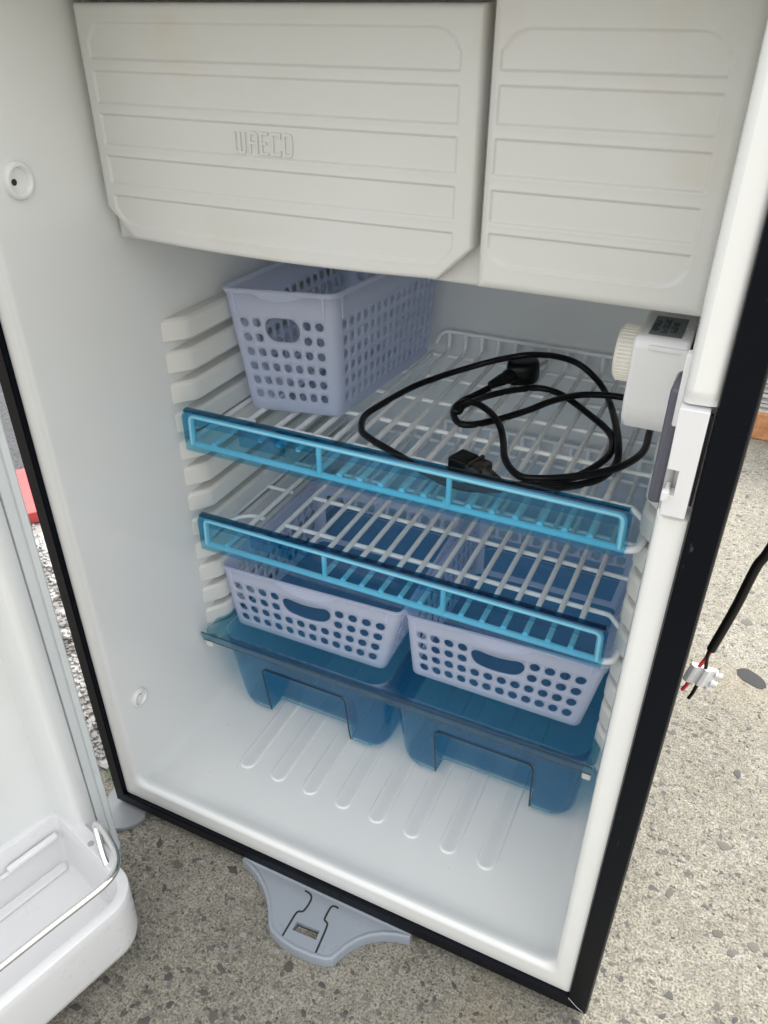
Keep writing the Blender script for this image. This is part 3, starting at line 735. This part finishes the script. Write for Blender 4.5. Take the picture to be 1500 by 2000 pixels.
tube('rail', catmull(rail, 8),   .0031, M['chrome'], BN, 16)

# ------------------------------------------------------------------ wire shelves
RB = .0027
def wire(par, name, pts, r=RB, mat=None, fil=.004, n=8):
    return tube(name, fillet(pts, fil) if len(pts) > 2 else pts, r, mat or M['wirew'], par, n)
LEFTB = [.0800, .1100, .1315, .1530, .1745]
RIGHTB = [.1945+.0203*k for k in range(13)]
def make_shelf(label, rear_from):
    s = empty('wire_shelf', (0, 0, 0)); tag(s, label, 'shelf', 'wire shelves with blue guards')
    yf, yr = .1460, .4680
    # frame: front wire curving round into the side wires
    fr_ = [(.0485, yr, .0), (.0485, .175, .0), (.0500, .155, .0), (.0560, yf, .0), (.4680, yf, .0), (.4745, .150, 0), (.4775, .165, 0), (.4770, yr, .0)]
    wire(s, 'frame_wire', fr_, .0031, None, .010, 10)
    for x in LEFTB: wire(s, 'bar', [(x, yf, .0035) if x == LEFTB[0] else (x, .1780, .0), (x, yr, .0035 if x == LEFTB[0] else .0)])
    for x in RIGHTB:
        pts = [(x, yf, .0040), (x, yr-.004, .0040)]
        if x >= rear_from: pts = [(x, yf, .0040), (x, yr-.008, .0040), (x, yr, .010), (x, yr, .0290)]
        wire(s, 'bar', pts)
    for i, y in enumerate((.2100, .2720, .3340, .3960)):
        wire(s, 'cross_wire', [(.0490, y-.030, .0), (.0560, y-.008, .0), (.0680, y+.001, .0), (.0830, y+.001, .0)] if i == 0 else [(.0490, y, .0), (.0830, y, .0)], .0024, None, .006)
        wire(s, 'cross_wire', [(.1090, y, 0), (.1765, y, 0)], .0024)
        wire(s, 'cross_wire', [(.1950, y, 0), (.4600, y, 0), (.4755, y-.020, 0)] if i == 0 else [(.1950, y, 0), (.4765, y, 0)], .0024, None, .004)
    wire(s, 'rear_wire', [(.1100, yr-.006, .0), (.4650, yr-.006, 0)], .0024)
    a = max(rear_from, .19); wire(s, 'rear_fence_wire', [(.1820, yr-.014, .0160), (.1850, yr-.006, .0260), (.1905, yr-.001, .0290), (.4600, yr-.001, .0290), (.4640, yr-.001, .0250), (.4640, yr-.001, .002)], .0024)
    # front fence behind the blue guard
    zf = .0310
    wire(s, 'fence_wire', [(.0565, yf-.001, .001), (.0575, yf-.001, zf), (.4610, yf-.001, zf), (.4620, yf-.001, .001)], .0031, None, .006)
    for x in (.1955, .3190): wire(s, 'fence_post', [(x, yf-.001, .001), (x, yf-.001, zf)], .0026)
    # blue clip-on guard: a channel that wraps over the fence from behind and in front
    P_ = []
    y1_, y0_ = yf+.0040, yf-.0052
    def ring(x):
        o_ = [(y1_, .0185), (y1_, .0335), (y1_-.0008, .0360), (y1_-.0026, .0372), (y0_+.0026, .0372), (y0_+.0008, .0360), (y0_, .0335), (y0_, -.0045), (y0_+.0012, -.0062), (y0_+.0040, -.0068)]
        i_ = [(y0_+.0040, -.0053), (y0_+.0024, -.0048), (y0_+.0016, -.0035), (y0_+.0016, .0330), (y0_+.0022, .0346), (y0_+.0034, .0353), (y1_-.0034, .0353), (y1_-.0022, .0346), (y1_-.0016, .0330), (y1_-.0016, .0185)]
        return [(x, y, z) for y, z in o_+i_]
    xs = [(.0505, -.004), (.0520, -.0015), (.0550, 0), (.4620, 0), (.4650, -.0015), (.4665, -.004)]
    loops = []
    for x, dz in xs:
        rg = ring(x)
        loops.append([(a_, b_, c_+dz if c_ > .02 else c_) for a_, b_, c_ in rg])
    loft('guard', loops, M['strip'], s, cap0=True, cap1=True, sm=40)
    prism('guard_edge', [(y0_+.0002, .0356), (y0_+.0010, .0368), (y0_+.0028, .0375), (y1_-.0028, .0375), (y1_-.0010, .0368), (y1_-.0002, .0356)], .0525, .4645, 'x', M['stripd'], s, 0)
    # end lips of the guard
    for x in (.0500, .4668):
        box('guard_end', x-.0006, x+.0006, yf-.0040, yf+.0030, .002, .0315, M['strip'], s, .0004)
    # clip behind the guard on the left and in the middle
    box('guard_clip', .1060, .1560, yf+.0046, yf+.0058, .0060, .0300, M['strip'], s, .0004)
    return s
s1 = make_shelf('upper white wire shelf with blue front guard, holding the black power cord', .19)
s1.location = (0, 0, .3885)
def copy_tree(o, parent=None):
    c = o.copy(); COL.objects.link(c); c.parent = parent
    for ch in o.children: copy_tree(ch, c)
    return c
s2 = copy_tree(s1); s2.location = (0, 0, .2710); s2['label'] = 'lower white wire shelf with blue front guard, empty, above two lavender baskets'

# ------------------------------------------------------------------ crisper drawer
CD = empty('crisper_drawer', (0, 0, 0)); tag(CD, 'translucent blue twin crisper drawer on the lowest rails above the ribbed floor', 'drawer')
def tub(x0, x1):
    ya, yb = .1370, .4250; zt_, zb_2 = .1530, .0405
    cx = (x0+x1)/2; nA, nB = cx-.0525, cx+.0525
    fx = [0, .12, .24]; 
    rows = [(0, zt_), (.10, .1410), (.25, .126), (.375, .1165), (.39, .1135), (.42, .108), (.52, .098), (.60, .090), (.75, .072), (.90, .056), (.955, .0475), (.985, .0430), (1.0, .0405)]
    loops = []
    zz = [.1530, .1420, .1280, .1190, .1165, .1140, .1080, .1000, .0920, .0840, .0700, .0560, .0490, .0450, .0420, .0405]
    for z in zz:
        u = (zt_-z)/(zt_-zb_2); dr = .0065*u
        fil_ = 0 if z > .052 else (.052-z)/.0115; ins = dr+.0085*(1-math.sqrt(max(0, 1-fil_**2))) if fil_ > 0 else dr
        xa, xb, y0, y1 = x0+ins, x1-ins, ya+.0150*u+(ins-dr), yb-ins
        r = .020
        pts = []
        # back right, going counter-clockwise: start front-left corner
        seg = 6
        for k in range(seg+1): a = pi+pi/2*k/seg; pts.append((xa+r+r*cos(a), y0+r+r*sin(a)))
        xs = [nA-.012, nA-.0012, nA-.0004, nA+.0004, nA+.0012, nA+.006, nA+.020, cx, nB-.020, nB-.006, nB-.0012, nB-.0004, nB+.0004, nB+.0012, nB+.012]
        for x in xs:
            inn_ = sstep(nA-.0012+.004*u*0, nA+.0010, x)*(1-sstep(nB-.0010, nB+.0012, x))
            dep = inn_*(.0215*sstep(.1175, .1125, z) if False else inn_*0)
            # recess depth grows quickly just below its upper edge, then slopes back
            d_ = 0
            if z < .1175: d_ = min(1, (.1175-z)/.030)*.016+.004*min(1, (.1175-z)/.004)
            pts.append((x, y0+inn_*d_))
        for k in range(seg+1): a = 1.5*pi+pi/2*k/seg; pts.append((xb-r+r*cos(a), y0+r+r*sin(a)))
        for k in range(seg+1): a = pi/2*k/seg; pts.append((xb-r+r*cos(a), y1-r+r*sin(a)))
        for k in range(seg+1): a = pi/2+pi/2*k/seg; pts.append((xa+r+r*cos(a), y1-r+r*sin(a)))
        loops.append([(x, y, z) for x, y in pts])
    o = loft('tub', loops, M['tub'], CD, cap1=True, sm=50)
    md = o.modifiers.new('wall', 'SOLIDIFY'); md.thickness = .0016; md.offset = -1
    # painted edge highlight: pale tube along the front bottom edge and finger recess
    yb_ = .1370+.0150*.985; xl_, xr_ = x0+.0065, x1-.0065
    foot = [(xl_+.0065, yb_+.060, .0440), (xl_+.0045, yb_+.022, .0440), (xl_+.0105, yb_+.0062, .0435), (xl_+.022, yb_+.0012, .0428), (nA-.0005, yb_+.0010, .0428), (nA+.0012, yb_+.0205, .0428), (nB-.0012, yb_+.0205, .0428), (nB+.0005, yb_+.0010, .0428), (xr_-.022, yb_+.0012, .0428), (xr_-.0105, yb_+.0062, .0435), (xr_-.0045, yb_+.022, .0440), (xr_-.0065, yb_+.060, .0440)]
    tube('edge_highlight', fillet(foot, .004, 4), .0007, M['bead'], CD, 8)
    # dark line painted in for the refraction at the finger recess edge
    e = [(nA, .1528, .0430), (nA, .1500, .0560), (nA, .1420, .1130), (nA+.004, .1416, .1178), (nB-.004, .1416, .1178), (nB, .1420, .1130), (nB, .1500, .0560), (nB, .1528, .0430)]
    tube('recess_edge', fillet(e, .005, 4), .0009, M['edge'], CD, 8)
    return o
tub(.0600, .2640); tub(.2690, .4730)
# rim: one continuous flange with two openings
def rim():
    bm = bmesh.new(); z = .1560
    outer = [(x, y) for x, y in rrect(.0440, .4800, .1300, .4340, .010, 6)]
    vs = [bm.verts.new((x, y, z)) for x, y in outer]; es = [bm.edges.new((vs[i], vs[(i+1) % len(vs)])) for i in range(len(vs))]
    for x0, x1 in ((.0600, .2640), (.2690, .4730)):
        h = [bm.verts.new((x, y, z)) for x, y in rrect(x0+.0003, x1-.0003, .1373, .4247, .0197, 6)]
        es += [bm.edges.new((h[i], h[(i+1) % len(h)])) for i in range(len(h))]
    bmesh.ops.triangle_fill(bm, use_beauty=True, edges=es); bmesh.ops.recalc_face_normals(bm, faces=bm.faces)
    me = bpy.data.meshes.new('rim'); bm.to_mesh(me); bm.free()
    o = link('rim', me, M['rim'], CD, 30); md = o.modifiers.new('t', 'SOLIDIFY'); md.thickness = .0018; md.offset = 0
    return o
rim()
# sloping front lip of the rim
prism('front_lip', [(.1302, .1568), (.1275, .1600), (.1262, .1600), (.1255, .1585), (.1280, .1480), (.1290, .1478), (.1300, .1485)], .0440, .4790, 'x', M['rim'], CD, .0004, 2)
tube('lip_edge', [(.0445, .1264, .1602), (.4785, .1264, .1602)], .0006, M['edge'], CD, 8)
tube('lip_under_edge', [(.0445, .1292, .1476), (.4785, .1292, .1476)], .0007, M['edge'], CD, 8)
for x in (.0455, .4700): box('rail_peg', x, x+.0085, .1300, .1420, .1375, .1480, M['rail'], FR, .0015)

# ------------------------------------------------------------------ perforated baskets
def basket(B, T, ncx, ncy, nrow, hand, rtop, rim_w, name_label, grp, rows_side=None, r_hole=.30, bend=0):
    """B, T: bottom and top corners FL, FR, BR, BL (x,y,z).  ncx columns front/back, ncy columns on the sides."""
    root = empty('storage_basket', (0, 0, 0)); tag(root, name_label, 'basket', grp)
    B = [Vector(p) for p in B]; T = [Vector(p) for p in T]
    rc = .010
    def side_pt(s, u, v):       # s side index, u along, v height 0..1
        a = B[s].lerp(T[s], v); b = B[(s+1) % 4].lerp(T[(s+1) % 4], v)
        d = (b-a); L_ = d.length; k = rc/L_
        return a.lerp(b, k+(1-2*k)*u)
    def corner_pt(s, w, v):     # rounded corner after side s
        a = B[s].lerp(T[s], v); b = B[(s+1) % 4].lerp(T[(s+1) % 4], v); c = B[(s+2) % 4].lerp(T[(s+2) % 4], v)
        p = b+(a-b).normalized()*rc; q = b+(c-b).normalized()*rc
        return p*(1-w)**2+b*2*w*(1-w)+q*w*w
    V = []; F = []; E4 = 4
    ncs = [ncx, ncy, ncx, ncy]
    v0, v1 = .075, .80          # rows live between these heights
    def vrow(j): return v0+(v1-v0)*j/nrow
    def cell_perim(c0, c1, r0, r1):
        out = []
        for k in range((c1-c0)*E4): out.append((c0+k/E4, r0))
        for k in range((r1-r0)*E4): out.append((c1, r0+k/E4))
        for k in range((c1-c0)*E4): out.append((c1-k/E4, r1))
        for k in range((r1-r0)*E4): out.append((c0, r1-k/E4))
        return out
    for s in range(4):
        nc = ncs[s]
        def P(c, r): return side_pt(s, c/nc, v0+(v1-v0)*r/nrow)
        def Pv(c, v): return side_pt(s, c/nc, v)
        sideL = (B[(s+1) % 4]-B[s]).length; ch = (B[0]-T[0]).length*(v1-v0)/nrow; cw = sideL/nc
        used = set()
        def put(per, inner):
            b0 = len(V); n = len(per)
            for c, r in per: V.append(P(c, r))
            for c, r in inner: V.append(P(c, r))
            for k in range(n): F.append((b0+k, b0+(k+1) % n, b0+n+(k+1) % n, b0+n+k))
        if hand and (s == 0 or (s == 2 and nrow == 6)):
            c0, c1, r0, r1 = hand; per = cell_perim(c0, c1, r0, r1)
            inner = []
            W_, H_ = (c1-c0)*cw, (r1-r0)*ch; hw, hh = W_*.5*.94, H_*.5*(.66 if bend else .80); cc, cr_ = (c0+c1)/2, (r0+r1)/2+(.0 if bend else .12)
            for c, r in per:
                X = (c-(c0+c1)/2)*cw; Y = (r-(r0+r1)/2)*ch
                X2 = X/(W_/2)*hw; Y2 = Y/(H_/2)*hh
                # project on to an obround
                cxx = max(-(hw-hh), min(hw-hh, X2)); ex, ey = X2-cxx, Y2
                l = hypot(ex, ey) or 1
                px_ = cxx+ex/l*hh; inner.append((cc+px_/cw, cr_+(ey/l*hh)/ch+(bend*((px_/hw)**2-.5) if bend else 0)))
            put(per, inner)
            for c in range(c0, c1):
                for r in range(r0, r1): used.add((c, r))
        for c in range(nc):
            for r in range(nrow):
                if (c, r) in used: continue
                if s == 2 and hand[3]-hand[2] == 2 and nrow == 4 and r < 3:
                    per = cell_perim(c, c+1, r, r+1); b0 = len(V); V.extend(P(a_, b_) for a_, b_ in per); F.append(tuple(range(b0, b0+len(per)))); continue
                per = cell_perim(c, c+1, r, r+1); rad = min(cw, ch)*r_hole
                inner = []
                for a_, b_ in per:
                    X = (a_-c-.5); Y = (b_-r-.5); ang = math.atan2(Y*ch, X*cw) if False else math.atan2(Y, X)
                    inner.append((c+.5+cos(ang)*rad/cw, r+.5+sin(ang)*rad/ch))
                put(per, inner)
        # plain bands below and above the rows
        for (va, vb) in ((.0, v0), (v1, .97)):
            for k in range(nc*E4):
                b0 = len(V); c = k/E4; c2 = (k+1)/E4
                V.extend([Pv(c, va), Pv(c2, va), Pv(c2, vb), Pv(c, vb)]); F.append((b0, b0+1, b0+2, b0+3))
        # corner
        vs_ = [0, v0]+[v0+(v1-v0)*k/(nrow*E4) for k in range(1, nrow*E4)]+[v1, .97]
        for a_ in range(len(vs_)-1):
            for k in range(6):
                b0 = len(V); V.extend([corner_pt(s, k/6, vs_[a_]), corner_pt(s, (k+1)/6, vs_[a_]), corner_pt(s, (k+1)/6, vs_[a_+1]), corner_pt(s, k/6, vs_[a_+1])]); F.append((b0, b0+1, b0+2, b0+3))
    def ringv(v, inset=0, dz=0, out=0):
        R_ = []
        cen = sum((B[k].lerp(T[k], v) for k in range(4)), Vector())/4
        for s in range(4):
            for k in range(ncs[s]*E4): R_.append(side_pt(s, k/(ncs[s]*E4), v))
            for k in range(6): R_.append(corner_pt(s, k/6, v))
        o2 = []
        for i_, p in enumerate(R_):
            d = (R_[(i_+1) % len(R_)]-R_[i_-1]); nn = Vector((d.y, -d.x, 0)).normalized()
            q = p+nn*out; q.z += dz; o2.append(q)
        return o2
    # bottom with a rounded foot
    r0 = ringv(0); r1 = ringv(0, dz=-.0015, out=-.0010); r2 = ringv(0, dz=-.0025, out=-.0035)
    n = len(r0)
    for A_, B_ in ((r1, r0), (r2, r1)):
        b0 = len(V); V.extend(A_); V.extend(B_)
        for k in range(n): F.append((b0+k, b0+(k+1) % n, b0+n+(k+1) % n, b0+n+k))
    b0 = len(V); V.extend(r2); F.append(tuple(range(b0+n-1, b0-1, -1)))
    me = bpy.data.meshes.new('basket_body'); me.from_pydata([tuple(p) for p in V], [], F)
    bm = bmesh.new(); bm.from_mesh(me); bmesh.ops.remove_doubles(bm, verts=bm.verts, dist=.00002); bmesh.ops.recalc_face_normals(bm, faces=bm.faces); bm.to_mesh(me); bm.free()
    o = link('basket_body', me, M['basket'], root, 40)
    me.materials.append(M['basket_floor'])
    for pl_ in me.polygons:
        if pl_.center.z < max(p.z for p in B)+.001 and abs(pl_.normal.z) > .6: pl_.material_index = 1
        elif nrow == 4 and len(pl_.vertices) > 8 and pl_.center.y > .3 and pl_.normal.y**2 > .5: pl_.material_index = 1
    md = o.modifiers.new('wall', 'SOLIDIFY'); md.thickness = .0015; md.offset = -1
    # rolled rim
    lo = []
    for out, v, dz in ((-.0012, .965, 0), (.0004, .965, 0), (rim_w, .968, .0002), (rim_w+.0006, .985, 0), (rim_w, 1.0, .0), (-.0006, 1.0, .0006), (-.0014, .995, 0)): lo.append(ringv(v, out=out, dz=dz))
    V = [p for R_ in lo for p in R_]; F = []
    for i_ in range(len(lo)):
        j = (i_+1) % len(lo)
        for k in range(n): F.append((i_*n+k, i_*n+(k+1) % n, j*n+(k+1) % n, j*n+k))
    pydata('rim', V, F, M['basket'], root, 50)
    # crescent grip lip on the front wall
    V = []; F = []; m_ = 24
    nrm = (B[1]-B[0]).cross(T[0]-B[0]).normalized()
    if nrm.y > 0: nrm = -nrm
    for k in range(m_+1):
        u = (hand[0]-.4)/ncx+((hand[1]-hand[0]+.8)/ncx)*k/m_; q = k/m_
        sag = 4*q*(1-q); vtop = .985; vlow = .965-rtop*sag
        a_ = side_pt(0, u, vtop)+nrm*(.0008+.0005); b_ = side_pt(0, u, vlow)+nrm*(.0004+.0032*sag); c_ = side_pt(0, u, vlow-.004)+nrm*(.0003)
        V += [a_, b_, c_]
    for k in range(m_):
        F += [(k*3, k*3+1, (k+1)*3+1, (k+1)*3), (k*3+1, k*3+2, (k+1)*3+2, (k+1)*3+1)]
    pydata('grip_lip', V, F, M['basket'], root, 60)
    # stiffening tabs hanging from the rim near the corners
    for s, u in ((0, .985), (1, .01), (3, .99), (0, .01)):
        a_ = side_pt(s, u, .975); b_ = side_pt(s, u, .80); d = (side_pt(s, min(1, u+.01), .9)-side_pt(s, max(0, u-.01), .9)).normalized()
        nn = Vector((d.y, -d.x, 0)).normalized()
        V = []
        for p in (a_, b_):
            for e, f in ((-.0009, .0), (.0009, .0), (.0009, rim_w*.8), (-.0009, rim_w*.8)): V.append(p+d*e+nn*f)
        pydata('rim_tab', V, [(0, 1, 2, 3), (7, 6, 5, 4), (0, 4, 5, 1), (1, 5, 6, 2), (2, 6, 7, 3), (3, 7, 4, 0)], M['basket'], root, 0)
    return root
g_b = 'perforated lavender plastic storage baskets'
basket([(.0665, .2285, .3950), (.1620, .2480, .3950), (.1760, .4500, .3950), (.0780, .4500, .3950)],
       [(.0545, .2170, .5200), (.1640, .2400, .5210), (.1860, .4560, .5200), (.0600, .4560, .5200)], 7, 15, 6, (2, 5, 4, 6), .035, .0015,
       'tall narrow frosted lavender basket standing on the upper wire shelf', g_b, r_hole=.33)
basket([(.0575, .1720, .1450), (.2490, .1690, .1500), (.2440, .3600, .1500), (.0650, .3600, .1450)],
       [(.0525, .1640, .2290), (.2725, .1570, .2440), (.2640, .3720, .2400), (.0580, .3720, .2300)], 12, 12, 4, (4, 8, 2, 4), .10, .0016,
       'low frosted lavender basket in the left half of the blue drawer', g_b, r_hole=.355, bend=.34)
basket([(.2770, .1730, .1560), (.4560, .1710, .1580), (.4540, .3680, .1580), (.2800, .3680, .1560)],
       [(.2715, .1660, .2370), (.4715, .1640, .2490), (.4680, .3780, .2450), (.2760, .3780, .2380)], 12, 12, 4, (4, 8, 2, 4), .10, .0016,
       'low frosted lavender basket in the right half of the blue drawer', g_b, r_hole=.355, bend=.34)

# ------------------------------------------------------------------ black power cord on the upper shelf
PC = empty('power_cord', (0, 0, 0)); tag(PC, 'black mains power cord loosely coiled on the upper wire shelf', 'power cord')
A = [(0.2897, 0.4112, 0.408), (0.2794, 0.3648, 0.402), (0.2685, 0.3477, 0.398), (0.2609, 0.3295, 0.397), (0.2621, 0.3056, 0.397), (0.2742, 0.284, 0.397), (0.2866, 0.2824, 0.397), (0.3008, 0.2954, 0.397), (0.3136, 0.313, 0.397), (0.3313, 0.3328, 0.4), (0.3509, 0.3559, 0.405), (0.3713, 0.3809, 0.405), (0.3956, 0.39, 0.406), (0.4134, 0.3928, 0.406), (0.4365, 0.3949, 0.404), (0.4527, 0.3911, 0.402), (0.4570, 0.3762, 0.4), (0.4520, 0.3600, 0.398), (0.4509, 0.3433, 0.397), (0.4528, 0.2953, 0.4), (0.4428, 0.254, 0.404), (0.4244, 0.2283, 0.4045), (0.4045, 0.2111, 0.4045), (0.384, 0.1994, 0.404), (0.3665, 0.1978, 0.402), (0.3518, 0.2115, 0.4), (0.3399, 0.2309, 0.4), (0.3303, 0.2573, 0.4), (0.3197, 0.2799, 0.403), (0.3043, 0.3004, 0.4045), (0.2845, 0.3172, 0.404), (0.2711, 0.3176, 0.404), (0.2652, 0.3067, 0.404)]
Bc = [(0.2717, 0.3071, 0.404), (0.276, 0.3261, 0.402), (0.2831, 0.3546, 0.398), (0.3006, 0.38, 0.397), (0.3236, 0.3983, 0.397), (0.3439, 0.3961, 0.397), (0.3604, 0.3853, 0.397), (0.3884, 0.3576, 0.397), (0.412, 0.3309, 0.397), (0.4227, 0.3075, 0.397), (0.4251, 0.2796, 0.397), (0.4175, 0.2506, 0.397), (0.4069, 0.2274, 0.397), (0.3916, 0.2075, 0.397), (0.3693, 0.1902, 0.397), (0.3429, 0.173, 0.397), (0.3121, 0.1679, 0.397), (0.2776, 0.1811, 0.397), (0.2576, 0.1925, 0.397), (0.2379, 0.2016, 0.397), (0.2111, 0.2151, 0.397), (0.1958, 0.2282, 0.397), (0.1854, 0.2559, 0.397), (0.188, 0.2838, 0.397), (0.1991, 0.3376, 0.397), (0.2161, 0.3687, 0.4), (0.2366, 0.3933, 0.404), (0.2666, 0.4083, 0.414), (0.2957, 0.4052, 0.426), (0.3132, 0.4129, 0.428), (0.3339, 0.433, 0.422), (0.3553, 0.4423, 0.414), (0.3786, 0.4325, 0.404), (0.3971, 0.407, 0.397), (0.4185, 0.3355, 0.4035), (0.4307, 0.2886, 0.4035), (0.4342, 0.2638, 0.398), (0.4276, 0.2353, 0.397), (0.4123, 0.2144, 0.397), (0.3951, 0.1923, 0.402), (0.375, 0.1838, 0.404), (0.3612, 0.1815, 0.401), (0.3487, 0.1838, 0.400)]
cable = [(x, y, z-.0005) for x, y, z in A[1:]] + [(.2665, .2990, .4010), (.2700, .3000, .4000)] + [(x, y, z-.0005) for x, y, z in Bc]
tube('cable', catmull(cable, 6), .0034, M['rubber'], PC, 12)
# mains plug: tapered tail with ribs, round flat body, two flat pins
pd = Vector((.0250, .0480, .006)).normalized()      # direction of the tail towards the body
p0 = Vector((.2790, .3700, .4025))
tail = [p0+pd*t_ for t_ in (0, .004, .008, .012, .016, .020, .024, .028, .032)]
tube('strain_relief', [p0+pd*(k*.0016) for k in range(24)], lambda u: .0040+.0050*u+(.0005 if int(u*23) % 2 else 0), M['rubber'], PC, 14)
bc = p0+pd*.048
V = []; F = []; n = 26
side = Vector((-pd.y, pd.x, 0)).normalized(); up = pd.cross(side); up = up if up.z > 0 else -up
for (h_, sc_) in ((-.0115, .80), (-.0105, .94), (-.006, 1.0), (.005, 1.0), (.0095, .95), (.0115, .82), (.0120, .45)):
    for k in range(n):
        a = 2*pi*k/n; rx, ry = .0195*cos(a), .0185*sin(a)
        if rx < -.004: ry *= (1+(rx+.004)*22)
        V.append(bc+pd*(rx*sc_)+side*(ry*sc_)+up*h_)
for i in range(6):
    for k in range(n): F.append((i*n+k, i*n+(k+1) % n, (i+1)*n+(k+1) % n, (i+1)*n+k))
F.append(tuple(range(n))); F.append(tuple(6*n+k for k in range(n)))
bm_o = pydata('plug_body', V, F, M['rubber'], PC, 50)
def pin(parent, c, d, wdir, L_, w, th_):
    u_ = d.cross(wdir).normalized(); V = []
    for a in (0, L_):
        for b in (-w/2, w/2):
            for e in (-th_/2, th_/2): V.append(c+d*a+wdir*b+u_*e)
    return pydata('pin', V, [(0, 1, 3, 2), (4, 6, 7, 5), (0, 4, 5, 1), (2, 3, 7, 6), (0, 2, 6, 4), (1, 5, 7, 3)], M['pin'], parent, 0)
pin(bm_o, bc+pd*.0165+side*.0065+up*.002, pd, (side*.5+up*.85).normalized(), .014, .0062, .0016)
pin(bm_o, bc+pd*.0165-side*.0085+up*.002, pd, (-side*.5+up*.85).normalized(), .014, .0062, .0016)
# dusty appliance connector lying by the guard
cd_ = Vector((-.040, .012, 0)).normalized(); cs = Vector((-cd_.y, cd_.x, 0)); c0 = Vector((.3500, .1835, .4000))
tube('cord_sleeve', [c0+cd_*(k*.0014)+Vector((0, 0, .0002*k)) for k in range(12)], lambda u: .0042+.0030*u+(.0006 if int(u*11) % 2 else 0), M['dusty'], PC, 14)
def obox(name, c, d, s_, L0, L1, w, z0, z1, mat, par, bev):
    V = []
    for a in (L0, L1):
        for b in (-w/2, w/2):
            for z in (z0, z1): V.append(c+d*a+s_*b+Vector((0, 0, z)))
    o = pydata(name, V, [(0, 1, 3, 2), (4, 6, 7, 5), (0, 4, 5, 1), (2, 3, 7, 6), (0, 2, 6, 4), (1, 5, 7, 3)], mat, par, 35); bevel_mod(o, bev, 3); return o
obox('connector_body', c0, cd_, cs, .0140, .0290, .0240, -.0095, .0105, M['dusty'], PC, .0030)
obox('connector_nose', c0, cd_, cs, .0285, .0480, .0220, -.0085, .0120, M['rubber'], PC, .0022)
obox('grip_step', c0, cd_, cs, .0240, .0275, .0255, -.0090, .0125, M['dusty'], PC, .0012)

# ------------------------------------------------------------------ low-voltage lead hanging beside the fridge
LD = empty('dc_lead', (0, 0, 0)); tag(LD, 'black two-core lead with white terminal block hanging beside the black frame', 'cable')
tube('cable', catmull([(.5225, .350, .735), (.545, .345, .742), (.575, .280, .735), (.585, .180, .690), (.580, .120, .600), (.5680, .100, .510), (.5590, .100, .4490), (.5542, .100, .4310), (.5500, .100, .3977), (.5462, .100, .3740), (.5425, .100, .3525)], 7), .0033, M['rubber'], LD, 14)
tube('red_wire', catmull([(.5430, .1005, .3560), (.5420, .100, .3480), (.5395, .099, .3400), (.5375, .099, .3330), (.5345, .100, .3180), (.5325, .100, .3110), (.5312, .100, .3075)], 5), .0014, M['red'], LD, 10)
tube('black_wire', catmull([(.5420, .0985, .3560), (.5412, .098, .3480), (.5420, .099, .3400), (.5425, .099, .3330), (.5405, .100, .3180), (.5390, .100, .3080), (.5372, .100, .3010)], 5), .0014, M['rubber'], LD, 10)
tb = empty('terminal_block_frame', (0, 0, 0)); bpy.data.objects.remove(tb)
def tblock():
    # local frame: w across, l along the wires, towards camera depth q
    wv = Vector((.984, 0, -.05)).normalized(); lv = Vector((-.20, 0, -.98)).normalized(); qv = Vector((0, -1, .3)).normalized()
    c = Vector((.5398, .100, .3265)); V = []; F = []
    prof = [(-.0095, -.004), (-.0095, .0020), (-.0070, .0048), (-.0040, .0048), (-.0022, .0022), (.0000, .0022), (.0010, .0052), (.0045, .0052), (.0070, .0020), (.0110, .0000), (.0110, -.004)]
    n = len(prof)
    for a in (-.0085, .0085):
        for w_, q_ in prof: V.append(c+wv*w_*.92+lv*a+qv*q_)
    F = [tuple(range(n)), tuple(range(2*n-1, n-1, -1))]+[(i, (i+1) % n, n+(i+1) % n, n+i) for i in range(n)]
    o = pydata('terminal_block', V, F, M['white'], LD, 30); bevel_mod(o, .0005, 2)
    for a in (-.0045, .0045):
        k = c+wv*.0115+lv*a
        tube('screw_boss', [k-wv*.002, k+wv*.0028], .0024, M['white'], LD, 14)
    tube('screw_boss', [c+wv*.0085+lv*.0085-lv*.001, c+wv*.0095+lv*.0108], .0020, M['white'], LD, 14)
tblock()
